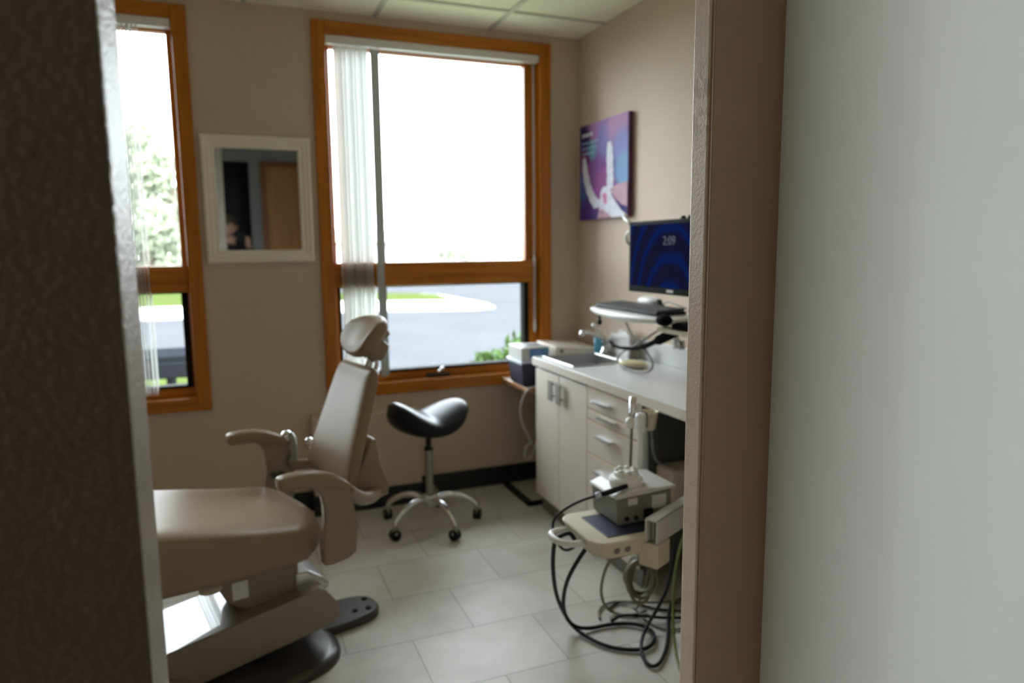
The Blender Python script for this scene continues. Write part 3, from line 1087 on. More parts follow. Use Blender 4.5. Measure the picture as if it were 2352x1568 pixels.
sk = empty('sink', (1.65, 3.12, 0.83), 'small stainless steel drop-in sink set in the pale worktop', 'sink')
m = MB()
a0, a1, b0, b1 = sxa - 0.012, sxb + 0.06, sya - 0.012, syb + 0.012
m.box((a0, b0, 0.8301), (sxa + 0.012, b1, 0.837)).box((sxb - 0.012, b0, 0.8301), (a1, b1, 0.837)).box((sxa, b0, 0.8301), (sxb, sya + 0.012, 0.837)).box((sxa, syb - 0.012, 0.8301), (sxb, b1, 0.837))
m.done('rim', M_steel, sk, 0.003)
m = MB()
t = 0.004
xa, xb, ya, yb, zb = sxa + 0.006, sxb - 0.006, sya + 0.006, syb - 0.006, 0.68
m.box((xa, ya, zb), (xa + t, yb, 0.832)).box((xb - t, ya, zb), (xb, yb, 0.832)).box((xa, ya, zb), (xb, ya + t, 0.832)).box((xa, yb - t, zb), (xb, yb, 0.832)).box((xa, ya, zb), (xb, yb, zb + t))
m.done('basin', M_steel, sk)

fa = empty('faucet', (1.84, 3.25, 0.837), 'chrome swing faucet with lever behind the sink', 'faucet')
MB().lathe([(0.026, 0.8375), (0.026, 0.845), (0.017, 0.853), (0.015, 0.885), (0.020, 0.892), (0.020, 0.915), (0.012, 0.924)], (1.84, 3.25, 0), 18).done('body', M_chrome, fa, smooth=True)
MB().tube([(1.84, 3.25, 0.905), (1.80, 3.232, 0.925), (1.74, 3.205, 0.946), (1.70, 3.185, 0.962), (1.655, 3.163, 0.966)], 0.0095, smooth=1).tube([(1.657, 3.164, 0.973), (1.652, 3.161, 0.944)], 0.0125, 12).done('spout', M_chrome, fa, smooth=True)
MB().tube([(1.84, 3.255, 0.915), (1.825, 3.29, 0.945), (1.812, 3.318, 0.975)], 0.006, smooth=1).sq((1.81, 3.32, 0.979), (0.013, 0.013, 0.013)).done('lever', M_chrome, fa, smooth=True)

sb = empty('soap_bottle', (1.872, 3.33, 0.83), 'bottle of blue soap standing behind the faucet', 'soap bottle')
sb.location = (1.842, 3.319, 0.8305)
MB().lathe([(0.018, 0.831), (0.021, 0.836), (0.0215, 0.905), (0.016, 0.918), (0.008, 0.924)], (1.842, 3.319, 0), 18, sx=1.35, sy=0.9).done('bottle', M_soap, sb, smooth=True)
MB().lathe([(0.008, 0.923), (0.008, 0.938), (0.003, 0.939), (0.003, 0.952)], (1.842, 3.319, 0), 14).tube([(1.842, 3.319, 0.952), (1.826, 3.314, 0.950), (1.818, 3.312, 0.944)], 0.004).done('pump', M_white, sb, smooth=True)

tb = empty('tissue_box', (1.895, 3.16, 0.83), 'white tissue box on the worktop against the upstand beyond the sink', 'tissue box')
MB().prism([(3.045, 0.8305), (3.265, 0.8305), (3.265, 0.925), (3.245, 0.945), (3.065, 0.952), (3.045, 0.935)], lambda a, b, t: Vector((t, a, b)), 1.868, 1.926).done('carton', M_ltgrey, tb, 0.008)
MB().prism([(3.10, 0.9485), (3.20, 0.945), (3.19, 0.968), (3.15, 0.957), (3.12, 0.972)], lambda a, b, t: Vector((t, a, b)), 1.885, 1.91).done('tissue', M_white, tb, 0.003)

ds = empty('soap_dish', (1.765, 2.85, 0.83), 'oval white dish holding a yellow sponge on the worktop', 'dish')
MB().lathe([(0.05, 0.8305), (0.07, 0.834), (0.083, 0.846), (0.079, 0.847), (0.066, 0.838), (0.02, 0.837)], (1.765, 2.85, 0), 28, sx=0.9, sy=1.05).done('dish', M_offwhite, ds, smooth=True)
MB().sq((1.762, 2.848, 0.845), (0.055, 0.066, 0.013), 0.6, 0.8).done('sponge', M_yellow, ds, smooth=True)

tum = empty('tumbler', (1.80, 2.98, 0.83), 'small grey tumbler between the sink and the yellow sponge dish', 'cup')
MB().lathe([(0.02, 0.8305), (0.026, 0.834), (0.031, 0.90), (0.028, 0.90), (0.024, 0.84)], (1.85, 2.985, 0), 20).done('cup_body', M_grey, tum, smooth=True)
MB().tube([(1.845, 2.985, 0.85), (1.85, 2.99, 0.91), (1.855, 2.98, 0.945)], 0.005).done('brush', M_olive, tum, smooth=True)


def hand_bar(mb, y0, y1, z, x0):
    """bow pull: two posts and a flat bar"""
    mb.box((x0 - 0.032, y0, z - 0.004), (x0 - 0.022, y1, z + 0.004))
    mb.box((x0 - 0.03, y0, z - 0.004), (x0, y0 + 0.008, z + 0.004)).box((x0 - 0.03, y1 - 0.008, z - 0.004), (x0, y1, z + 0.004))
    mb.box((x0 - 0.030, y0 + 0.004, z + 0.001), (x0 - 0.002, y1 - 0.004, z + 0.004))
    return mb


cb = empty('base_cabinet', (1.70, 3.05, 0), 'white two-door base cabinet under the sink', 'cabinet')
ya, yb = 2.76, 3.33
m = MB().box((Xf + 0.016, ya, 0.088), (XR - 0.005, ya + 0.016, 0.789)).box((Xf + 0.016, yb - 0.016, 0.088), (XR - 0.005, yb, 0.789)).box((Xf + 0.016, ya, 0.088), (XR - 0.005, yb, 0.104)).box((XR - 0.02, ya, 0.088), (XR - 0.005, yb, 0.789))
m.done('body', M_offwhite, cb)
bx('toe_kick', (1.507, ya, 0.0), (1.525, yb, 0.09), M_grey, cb)
for y0, y1, hy in ((3.055, yb, 3.075), (ya, 3.051, 3.0)):
    dr = bx('door', (Xf, y0, 0.092), (Xf + 0.0155, y1, 0.772), M_offwhite, cb, 0.002)
    yc = 3.103 if y0 > 3 else 3.012
    m = MB().box((Xf - 0.026, yc - 0.025, 0.642), (Xf - 0.019, yc + 0.025, 0.745)).box((Xf - 0.02, yc - 0.004, 0.66), (Xf + 0.001, yc + 0.004, 0.668)).box((Xf - 0.02, yc - 0.004, 0.72), (Xf + 0.001, yc + 0.004, 0.728))
    tag(m.done('handle', M_doorpull, dr, 0.003), 'flat grey handle')
du = empty('drawer_cabinet', (1.70, 2.55, 0), 'white base cabinet with a stack of drawers beside the knee space', 'cabinet')
ya, yb = 2.335, 2.758
m = MB().box((Xf + 0.016, ya, 0.088), (XR - 0.005, yb, 0.789))
m.done('body', M_offwhite, du)
bx('toe_kick', (1.507, ya, 0.0), (1.525, yb, 0.088), M_grey, du)
S(bx('knee_shade_sheet', (XR - 0.011, 1.14, 0.112), (XR + 0.003, ya - 0.01, 0.788), M_kneeshade))  # dark sheet added over the wall as knee-space shade
bx('side_shade_sheet', (1.49, ya - 0.006, 0.09), (XR - 0.012, ya - 0.0005, 0.788), M_kneeshade, du)  # dark sheet, shade laid on the cabinet's side
for z0, z1, pz, py in ((0.682, 0.774, 0.727, 2.605), (0.632, 0.676, 0.664, 2.555), (0.478, 0.626, 0.577, 2.57), (0.312, 0.472, 0.416, 2.58), (0.092, 0.306, 0.22, 2.58)):
    dr = bx('drawer', (Xf, ya + 0.002, z0), (Xf + 0.0155, yb - 0.004, z1), M_offwhite, du, 0.002)
    bx('edge_band', (Xf - 0.0006, ya + 0.002, z1 - 0.011), (Xf + 0.0155, yb - 0.004, z1 + 0.0006), M_edge, dr)
    pu = hand_bar(MB(), py - 0.065, py + 0.065, pz, Xf).done('pull', M_chrome, dr, 0.0015)

# ------------------------------------------------------------------ small table in the corner and what stands on it
stb = empty('side_table', (1.68, 3.58, 0), 'low table with wooden edge in the corner under the window', 'table')
MB().box((1.45, 3.388, 0.632), (XR - 0.004, 3.762, 0.650)).done('table_top', M_tablewood, stb, 0.004)
MB().box((1.442, 3.380, 0.628), (1.452, 3.765, 0.651)).box((1.442, 3.380, 0.628), (XR - 0.004, 3.390, 0.651)).done('edge_strip', M_tableedge, stb, 0.004)
lgm = MB().box((1.44, 3.37, 0.0), (1.475, 3.745, 0.022)).box((1.44, 3.37, 0.0), (1.68, 3.40, 0.022))
lgm.done('foot', M_black, stb, 0.003)
MB().box((1.64, 3.37, 0.0), (1.68, 3.41, 0.632)).done('leg', M_black, stb, 0.003)

nb = empty('storage_bin', (1.52, 3.52, 0.651), 'navy plastic bin with pale lid on the low wooden-edged table', 'bin')
MB().loft([[(1.445, 3.44, 0.652), (1.60, 3.44, 0.652), (1.60, 3.62, 0.652), (1.445, 3.62, 0.652)], [(1.432, 3.425, 0.778), (1.615, 3.425, 0.778), (1.615, 3.635, 0.778), (1.432, 3.635, 0.778)]]).done('bin_body', M_navy, nb, 0.006)
MB().box((1.424, 3.418, 0.779), (1.622, 3.642, 0.792)).done('lid', M_lid, nb, 0.005)
gb = empty('glove_box', (1.53, 3.52, 0.793), 'white and blue carton of gloves on top of the navy bin', 'box')
MB().box((1.437, 3.44, 0.7925), (1.60, 3.63, 0.862)).done('carton', M_ltgrey, gb, 0.003)
MB().box((1.482, 3.4385, 0.80), (1.598, 3.4400, 0.855)).done('blue_panel', M_bluep, gb)
MB().lathe([(0.03, 0.8618), (0.03, 0.8635)], (1.545, 3.53, 0), 18, sx=1.4, sy=0.6).done('opening', M_navy, gb)
wc = empty('carton', (1.76, 3.58, 0.651), 'long white carton on the low table in the wall corner', 'box')
MB().loft([[(1.64, 3.44, 0.652), (1.90, 3.44, 0.652), (1.90, 3.70, 0.652), (1.64, 3.70, 0.652)], [(1.64, 3.44, 0.855), (1.90, 3.44, 0.835), (1.90, 3.70, 0.845), (1.64, 3.70, 0.862)]]).done('box_body', M_offwhite, wc, 0.004)
MB().box((1.665, 3.437, 0.82), (1.685, 3.4405, 0.84)).done('sticker', M_grey, wc)

tcord = [(1.50, 3.41, 0.654), (1.455, 3.375, 0.655), (1.432, 3.38, 0.635), (1.435, 3.45, 0.56), (1.443, 3.48, 0.50), (1.463, 3.5, 0.425), (1.505, 3.5, 0.346), (1.520, 3.5, 0.30), (1.500, 3.5, 0.312), (1.480, 3.5, 0.287), (1.477, 3.5, 0.232), (1.500, 3.5, 0.218), (1.525, 3.5, 0.255), (1.54, 3.47, 0.33)]
tag(MB().tube(tcord, 0.0055, 8, smooth=2).done('extension_lead', M_ltgrey, smooth=True), 'white looped power cord hanging off the low wooden-edged table', 'cord')

# ------------------------------------------------------------------ monitor arm with keyboard tray
wa = empty('workstation_arm', (1.93, 2.33, 1.1), 'wall mounted arm carrying the monitor and a white keyboard tray', 'monitor arm')
MB().box((XR - 0.03, 2.30, 0.98), (XR - 0.001, 2.38, 1.50)).done('wall_track', M_ltgrey, wa, 0.004)
MB().box((1.665, 2.335, 1.33), (1.93, 2.365, 1.37)).box((1.655, 2.30, 1.30), (1.668, 2.40, 1.40)).done('monitor_bracket', M_ltgrey, wa, 0.004)
MB().box((1.66, 2.20, 1.075), (1.93, 2.40, 1.095)).done('tray_bracket', M_cream, wa, 0.003)
bx('tray_board', (1.62, 2.20, 1.05), (1.80, 2.44, 1.068), M_cream, wa, 0.003)
MB().sq((1.60, 2.355, 1.105), (0.030, 0.040, 0.024)).box((1.63, 2.20, 1.07), (1.70, 2.35, 1.10)).done('tilt_clamp', M_sleeve, wa, 0.004)
# tray: long board with bowed rounded front edge
secs = []
for i in range(29):
    k = i / 28
    y = 3.03 - k * 0.72
    sn = max(0.0, 1 - abs(2 * k - 1) ** 5) ** 0.5
    bow = math.sin(math.pi * k)
    x0, x1 = 1.605 - 0.045 * bow * sn, 1.84
    th = 0.026 + 0.018 * bow
    ring = []
    for j in range(20):
        a = 2 * math.pi * j / 20
        hw_ = (x1 - x0) / 2 * (0.75 + 0.25 * sn)
        ring.append(Vector(((x0 + x1) / 2 + hw_ * se(math.cos(a), 0.35), y, 1.1155 - th / 2 + th / 2 * se(math.sin(a), 0.7) * (0.5 + 0.5 * sn))))
    secs.append(ring)
MB().loft(secs).done('keyboard_tray', M_white, wa, smooth=True)
tag(MB().tube([(1.64, 2.955, 1.088), (1.64, 2.953, 1.048)], 0.006).sq((1.64, 2.953, 1.04), (0.013, 0.013, 0.015)).done('tray_knob', M_black, wa, smooth=True), 'black knob under the tray')

kb = empty('keyboard', (1.70, 2.68, 1.117), 'black keyboard on the white tray below the monitor', 'keyboard')
MB().box((1.605, 2.42, 1.1165), (1.755, 2.94, 1.128)).done('keyboard_body', M_black, kb, 0.003)
m = MB()
for r_ in range(6):
    for k in range(20):
        x = 1.615 + r_ * 0.0235
        y = 2.432 + k * 0.0252
        m.box((x, y, 1.1275), (x + 0.018, y + 0.0205, 1.136 + r_ * 0.001))
m.done('keys', mat('charcoal_keys', (0.035, 0.038, 0.048), 0.4, var=0.3, vscale=60), kb)

ms_ = empty('mouse', (1.79, 2.74, 1.117), 'white computer mouse behind the keyboard on the tray', 'mouse')
MB().sq((1.80, 2.765, 1.1425), (0.038, 0.088, 0.026), 0.8, 0.9).done('mouse_body', M_white, ms_, smooth=True)
MB().tube([(1.797, 2.672, 1.137), (1.80, 2.62, 1.155), (1.78, 2.55, 1.150), (1.79, 2.47, 1.135)], 0.0035, 8, smooth=2).done('mouse_cable', M_greycable, ms_, smooth=True)
tag(MB().box((1.762, 2.625, 1.1165), (1.785, 2.665, 1.142)).prism([(2.63, 1.14), (2.66, 1.14), (2.648, 1.165)], lambda a, b, t: Vector((t, a, b)), 1.76, 1.78).done('binder_clip', M_black, bevel=0.003), 'small black clip beside the white mouse on the tray', 'clip')

mo = empty('monitor', (1.63, 2.36, 1.2), 'black flat monitor showing a dark blue lock screen', 'monitor')
MB().box((1.622, 2.058, 1.205), (1.655, 2.664, 1.502)).done('housing', M_housing, mo, 0.004)
sc = bx('screen', (1.6205, 2.074, 1.232), (1.6225, 2.648, 1.486), M_screen, None)
sc.parent = mo
sc.data.transform(Matrix.Translation(-Vector(mo.location)))
rotm = Matrix(((0, 0, -1), (-1, 0, 0), (0, 1, 0))).to_4x4()
text_mesh('clock_digits', '2:09', 0.050, M_clock, mo, Matrix.Translation((1.6200, 2.362, 1.418)) @ rotm)
MB().box((1.6212, 2.33, 1.214), (1.6222, 2.375, 1.225)).done('maker_badge', M_steel, mo)
for y in (2.30, 2.255):
    MB().sq((1.64, y, 1.503), (0.01, 0.014, 0.012)).done('webcam_clip', M_black, mo, smooth=True)
tag(MB().tube([(1.70, 2.83, 1.54), (1.66, 2.775, 1.525), (1.648, 2.70, 1.50), (1.665, 2.71, 1.47), (1.69, 2.80, 1.455), (1.70, 2.815, 1.42), (1.72, 2.80, 1.40), (1.80, 2.6, 1.38), (1.90, 2.42, 1.40)], 0.008, 8, smooth=2).done('sensor_cable', M_white, smooth=True), 'white cable draped at the monitor top corner beside the canvas print', 'cable')

tag(MB().tube([(1.72, 2.985, 0.935), (1.70, 2.917, 0.922), (1.69, 2.785, 0.929), (1.69, 2.663, 0.949), (1.69, 2.537, 0.995), (1.71, 2.455, 1.035), (1.73, 2.399, 1.066), (1.76, 2.35, 1.062)], [0.008, 0.008, 0.009, 0.012, 0.022, 0.022, 0.018, 0.010], 12, smooth=2).done('cable_sleeve', M_sleeve, smooth=True), 'thick black cable sleeve curving from under the tray towards the tissue box', 'cable')
loop = [(1.72, 2.50, 1.066), (1.70, 2.546, 1.04), (1.70, 2.618, 1.003), (1.69, 2.701, 0.957), (1.69, 2.783, 0.927), (1.69, 2.86, 0.889), (1.69, 2.870, 0.850), (1.68, 2.81, 0.838), (1.68, 2.705, 0.837), (1.68, 2.60, 0.845), (1.69, 2.56, 0.876), (1.70, 2.595, 0.910), (1.71, 2.669, 0.945), (1.71, 2.77, 0.985), (1.72, 2.84, 1.04), (1.72, 2.86, 1.068)]
tag(MB().tube(loop, 0.005, 8, smooth=2).done('looped_cord', M_greycable, smooth=True), 'grey cord looping from the keyboard tray down onto the worktop', 'cord')
hs = empty('scanner_wand', (1.82, 2.54, 0.98), 'white handheld sensor hanging below the keyboard tray', 'sensor')
MB().tube([(1.80, 2.565, 1.03), (1.80, 2.555, 0.995), (1.80, 2.545, 0.955)], [0.012, 0.018, 0.02], 12, smooth=1).done('wand_body', M_white, hs, smooth=True)
MB().tube([(1.80, 2.52, 0.99), (1.80, 2.512, 0.955)], 0.014).done('wand_clip', M_greymet, hs, smooth=True)
MB().tube([(1.80, 2.566, 1.025), (1.80, 2.54, 1.05), (1.80, 2.5, 1.085)], 0.006).done('wand_hanger', M_ltgrey, hs, smooth=True)

# ------------------------------------------------------------------ delivery unit on its wall arm
dv = empty('delivery_unit', (1.5, 2.1, 0.45), 'cream dental instrument tray on a jointed arm from the knee space', 'dental unit')


def rrect(x0, x1, y0, y1, r, n=6):
    o = []
    for cx, cy, a0 in ((x1 - r, y1 - r, 0), (x0 + r, y1 - r, 90), (x0 + r, y0 + r, 180), (x1 - r, y0 + r, 270)):
        for i in range(n + 1):
            a = R(a0 + 90 * i / n)
            o.append((cx + r * math.cos(a), cy + r * math.sin(a)))
    return o


secs = []
for ins, z in ((0.05, 0.437), (0.018, 0.445), (0.004, 0.488), (0.0, 0.494), (0.0, 0.498), (0.003, 0.501)):
    q = rrect(0.985 + ins, 1.335 - ins, 1.785 + ins * 0.7, 2.055 - ins, 0.05)
    # near right corner is cut away where the jointed arm passes
    q = [p for p in q if not (p[0] > 1.2 and p[1] < 1.9)]
    q = q[:]
    q += [(1.155 - ins, 1.785 + ins * 0.7), (1.20 - ins, 1.815), (1.335 - ins, 1.90)]
    secs.append([Vector((a, b, z)) for a, b in q])
MB().loft(secs).done('tray', M_cream, dv, smooth=False)
MB().prism([(1.047, 1.823), (1.19, 1.823), (1.31, 1.90), (1.31, 2.005), (1.047, 2.005)], lambda a, b, t: Vector((a, b, t)), 0.5005, 0.5035).done('tray_mat', M_navy, dv, 0.001)
MB().tube([(1.0, 1.875, 0.472), (0.95, 1.88, 0.474), (0.918, 1.90, 0.478), (0.910, 1.935, 0.480), (0.918, 1.972, 0.480), (0.95, 1.99, 0.476), (1.0, 1.995, 0.472)], 0.0105, 12, smooth=2).done('tray_handle', M_white, dv, smooth=True)
for x in (1.062, 1.10):
    MB().tube([(x, 1.800, 0.470), (x, 1.7895, 0.470)], 0.011, 14).done('control_button', M_grey, dv, 0.002)
# channel arm
A = Vector((1.170, 1.772, 0))
B = Vector((XR - 0.02, 2.175, 0))
dA = (B - A).normalized()
nA = Vector((dA.y, -dA.x, 0))
m = MB()
for t0, t1, z0, z1 in ((-0.022, 0.022, 0.553, 0.560), (-0.022, -0.016, 0.482, 0.560), (0.016, 0.022, 0.482, 0.560)):
    q = []
    for p in (A, B):
        q.append([p + nA * t0 + Vector((0, 0, z0)), p + nA * t1 + Vector((0, 0, z0)), p + nA * t1 + Vector((0, 0, z1)), p + nA * t0 + Vector((0, 0, z1))])
    m.loft(q)
m.done('arm_channel', M_ltgrey, dv, 0.002)
q = [[p + nA * t + Vector((0, 0, z)) for t, z in ((-0.009, 0.492), (0.009, 0.492), (0.009, 0.535), (-0.009, 0.535))] for p in (A + dA * 0.03, B)]
MB().loft(q).done('arm_link', M_black, dv)
MB().box((XR - 0.035, 2.11, 0.44), (XR - 0.0125, 2.21, 0.60)).done('wall_bracket', M_ltgrey, dv, 0.004)
jb = MB()
cj = Vector((1.200, 1.800, 0))
for z0, z1, k in ((0.400, 0.478, 1.0),):
    q = []
    for z in (z0, z1):
        q.append([cj + dA * a + nA * b + Vector((0, 0, z)) for a, b in ((-0.035, -0.034), (0.045, -0.034), (0.045, 0.034), (-0.035, 0.034))])
    jb.loft(q)
jb.done('pivot_block', M_cream, dv, 0.004)
MB().tube([cj + Vector((0, 0, 0.47)), cj + Vector((0, 0, 0.555))], 0.014, 12).done('pivot_pin', M_greymet, dv)
MB().box((1.16, 1.815, 0.415), (1.20, 1.95, 0.440)).done('tray_bracket', M_cream, dv, 0.003)
# support post with instrument holder
px_, py_ = 1.358, 2.135
MB().lathe([(0.0135, 0.44), (0.0135, 0.735), (0.020, 0.736), (0.020, 0.79), (0.014, 0.80)], (px_, py_, 0), 16).done('holder_post', M_white, dv)
MB().box((1.30, 2.00, 0.445), (1.34, 2.15, 0.475)).box((1.30, 2.115, 0.445), (1.376, 2.155, 0.475)).done('post_bracket', M_ltgrey, dv, 0.003)
MB().lathe([(0.010, 0.44), (0.010, 0.74)], (1.402, 2.165, 0), 12).box((1.36, 2.125, 0.455), (1.41, 2.175, 0.48)).done('drain_pipe', M_greymet, dv)
MB().lathe([(0.018, 0.728), (0.025, 0.733), (0.033, 0.792), (0.037, 0.797), (0.034, 0.799), (0.029, 0.792), (0.022, 0.742)], (1.405, 2.155, 0), 22).done('suction_cup', M_cream, dv, smooth=True)
MB().box((1.362, 2.13, 0.745), (1.385, 2.16, 0.80)).done('holder_clamp', M_darkbrown, dv, 0.003)
hp = MB().tube([(1.312, 2.125, 0.77), (1.318, 2.13, 0.80), (1.325, 2.135, 0.862)], [0.008, 0.012, 0.013], 12).done('suction_handpiece', M_chrome, dv, smooth=True)
MB().sq((1.304, 2.12, 0.772), (0.018, 0.018, 0.02)).done('valve_knob', M_white, dv, smooth=True)
MB().sq((1.343, 2.13, 0.822), (0.013, 0.013, 0.019)).done('valve_knob', M_white, dv, smooth=True)
MB().tube([(1.314, 2.125, 0.772), (1.316, 2.13, 0.68), (1.313, 2.13, 0.60), (1.315, 2.12, 0.48)], 0.0055, 8, smooth=1).done('suction_hose', M_olive, dv, smooth=True)
MB().tube([(1.425, 2.165, 0.735), (1.432, 2.17, 0.68), (1.45, 2.19, 0.62), (1.50, 2.23, 0.565), (1.57, 2.26, 0.54)], 0.005, 8, smooth=2).done('drain_hose', M_greycable, dv, smooth=True)

ub = empty('utility_box', (1.75, 2.24, 0.40), 'pinkish cream utility box fixed in the knee space under the worktop', 'utility box')
MB().box((1.545, 2.20, 0.40), (XR - 0.0125, 2.318, 0.535)).done('cover', mat('pink_cream_plastic', (0.55, 0.46, 0.38), 0.4, var=0.03), ub, 0.016)
MB().box((1.60, 2.193, 0.45), (1.64, 2.2005, 0.48)).done('switch', M_black, ub, 0.002)

# scaler standing on the tray
sl = empty('ultrasonic_scaler', (1.2, 1.96, 0.504), 'grey scaler unit with round dial standing on the cream tray', 'dental device')
prof = [(1.118, 0.5045), (1.112, 0.60), (1.125, 0.618), (1.165, 0.637), (1.235, 0.640), (1.335, 0.632), (1.338, 0.615), (1.330, 0.5045)]


def yz(a, b, t):
    return Vector((a, t, b))


MB().prism([(a, min(b, 0.606)) for a, b in prof if b < 0.61] and [(1.120, 0.5045), (1.114, 0.592), (1.120, 0.600), (1.322, 0.604), (1.323, 0.5045)], yz, 1.884, 2.055).done('case', M_grey, sl, 0.006)
MB().prism([(1.107, 0.594), (1.112, 0.602), (1.150, 0.616), (1.20, 0.622), (1.26, 0.616), (1.335, 0.616), (1.336, 0.607), (1.24, 0.600)], yz, 1.878, 2.062).done('top_cover', M_ltgrey, sl, 0.005)
MB().lathe([(0.057, 0.616), (0.057, 0.634), (0.052, 0.642), (0.041, 0.645), (0.041, 0.657), (0.035, 0.662), (0.012, 0.660)], (1.19, 1.955, 0), 26).done('dial', M_white, sl, smooth=False)
m = MB()
for k in range(7):
    a = 2 * math.pi * k / 7
    m.sq((1.19 + 0.029 * math.cos(a), 1.955 + 0.029 * math.sin(a), 0.661), (0.011, 0.011, 0.008))
m.done('dial_grip', M_ltgrey, sl, smooth=True)
MB().box((1.245, 1.8825, 0.545), (1.30, 1.8845, 0.590)).done('side_label', M_ltgrey, sl)
MB().box((1.155, 1.8825, 0.568), (1.19, 1.8845, 0.590)).done('side_label', M_ltgrey, sl)
MB().box((1.215, 1.882, 0.515), (1.25, 1.8845, 0.548)).done('power_socket', M_black, sl)
for x, z in ((1.15, 0.525), (1.185, 0.523)):
    MB().tube([(x, 1.885, z), (x, 1.878, z)], 0.008, 12).done('hose_port', M_black, sl)
hd = empty('scaler_handpiece', (1.1, 1.9, 0.62), 'black handpiece with a blue tip lying across the scaler top', 'handpiece')
MB().tube([(1.160, 1.895, 0.631), (1.11, 1.910, 0.615), (1.075, 1.918, 0.607)], [0.007, 0.0095, 0.0085], 12).done('grip', M_black, hd, smooth=True)
MB().tube([(1.075, 1.918, 0.607), (1.058, 1.924, 0.602)], 0.010, 12).done('collar', M_lid, hd, smooth=True)
MB().tube([(1.058, 1.924, 0.602), (1.025, 1.95, 0.585), (0.995, 1.995, 0.55), (0.975, 2.05, 0.50), (0.97, 2.068, 0.46), (0.985, 2.062, 0.40), (1.02, 2.06, 0.36), (1.08, 2.06, 0.39), (1.12, 2.04, 0.436)], 0.005, 8, smooth=2).done('handpiece_cable', M_cable, hd, smooth=True)

# ------------------------------------------------------------------ hoses and cables at the unit
cA = [(0.985, 1.93, 0.466), (0.968, 1.925, 0.492), (0.945, 1.93, 0.488), (0.932, 1.96, 0.462), (0.934, 1.98, 0.424), (0.952, 2.025, 0.324), (1.011, 2.12, 0.172), (1.080, 2.19, 0.05), (1.100, 2.135, 0.014), (1.148, 2.011, 0.010), (1.221, 1.957, 0.010), (1.283, 1.94, 0.012), (1.337, 1.983, 0.014), (1.357, 2.048, 0.014), (1.314, 2.109, 0.012), (1.237, 2.136, 0.010), (1.145, 2.137, 0.010), (1.085, 2.15, 0.03), (1.035, 2.12, 0.118), (1.000, 2.03, 0.257), (1.004, 1.97, 0.353), (1.03, 1.92, 0.442)]
tag(MB().tube(cA, 0.0072, 10, smooth=2).done('tubing_loop', M_cable, smooth=True), 'black tube drooping from the tray handle into a wide loop on the floor', 'cable')
cB = [(1.33, 1.87, 0.475), (1.375, 1.93, 0.40), (1.379, 1.95, 0.307), (1.37, 1.96, 0.216), (1.399, 2.06, 0.08), (1.334, 2.045, 0.022), (1.251, 1.95, 0.024), (1.223, 1.878, 0.012), (1.236, 1.84, 0.010), (1.286, 1.865, 0.010), (1.373, 1.958, 0.010), (1.456, 2.083, 0.012), (1.53, 2.171, 0.012), (1.615, 2.193, 0.010), (1.75, 2.22, 0.010)]
tag(MB().tube(cB, 0.0065, 10, smooth=2).done('power_cable', M_cable, smooth=True), 'black cable dropping from the arm into a narrow teardrop loop on the floor', 'cable')
cD = [(1.20, 1.85, 0.44), (1.18, 1.86, 0.418), (1.115, 1.862, 0.414), (1.083, 1.88, 0.395), (1.10, 1.95, 0.30), (1.150, 2.05, 0.19), (1.25, 2.20, 0.05), (1.29, 2.22, 0.008), (1.31, 2.18, 0.008), (1.353, 2.158, 0.008), (1.42, 2.17, 0.008)]
tag(MB().tube(cD, 0.0052, 8, smooth=2).done('air_line', M_olive, smooth=True), 'thin olive air line hanging from beneath the cream tray', 'hose')
cE = [(1.24, 1.94, 0.20), (1.30, 2.05, 0.10), (1.37, 2.20, 0.02), (1.385, 2.17, 0.008), (1.376, 2.11, 0.007), (1.394, 2.045, 0.007), (1.44, 2.015, 0.007), (1.56, 1.99, 0.007)]
tag(MB().tube(cE, 0.005, 8, smooth=2).done('floor_cable', M_greycable, smooth=True), 'grey cable running from the hanging hose coil across the floor', 'cable')
cE2 = [(1.29, 2.235, 0.007), (1.33, 2.265, 0.007), (1.40, 2.262, 0.007), (1.43, 2.205, 0.007), (1.475, 2.15, 0.007), (1.60, 2.09, 0.007), (1.75, 2.08, 0.007)]
tag(MB().tube(cE2, 0.0045, 8, smooth=2).done('floor_cable', M_cable, smooth=True), 'thin dark cable snaking along the floor into the knee space', 'cable')
cG = [(1.245, 2.135, 0.022), (1.30, 2.16, 0.020), (1.36, 2.13, 0.021), (1.42, 2.09, 0.020), (1.50, 2.075, 0.008), (1.62, 2.05, 0.007), (1.76, 2.02, 0.007)]
tag(MB().tube(cG, 0.006, 8, smooth=2).done('black_hose', M_cable, smooth=True), 'black hose lying over the other cables toward the doorway pier', 'hose')
cI = [(1.225, 2.19, 0.007), (1.255, 2.255, 0.008), (1.33, 2.285, 0.008), (1.40, 2.23, 0.018), (1.47, 2.19, 0.020), (1.60, 2.16, 0.016), (1.76, 2.16, 0.007)]
tag(MB().tube(cI, 0.0048, 8, smooth=2).done('tan_tube', M_olive, smooth=True), 'tan tube curling on the floor nearest the drawer cabinet', 'hose')
cF = [(1.50, 1.985, 0.475), (1.447, 2.00, 0.347), (1.417, 1.99, 0.234), (1.383, 1.95, 0.129), (1.353, 1.897, 0.05), (1.315, 1.815, 0.009), (1.27, 1.70, 0.008), (1.23, 1.60, 0.008)]
tag(MB().tube(cF, 0.0052, 8, smooth=2).done('green_tube', M_green, smooth=True), 'green tube running down from the arm to the floor by the doorway', 'hose')
m = MB()
eA = Vector((0.83, -0.55, 0)).normalized()
fA = Vector((0.55, 0.83, 0)).normalized()
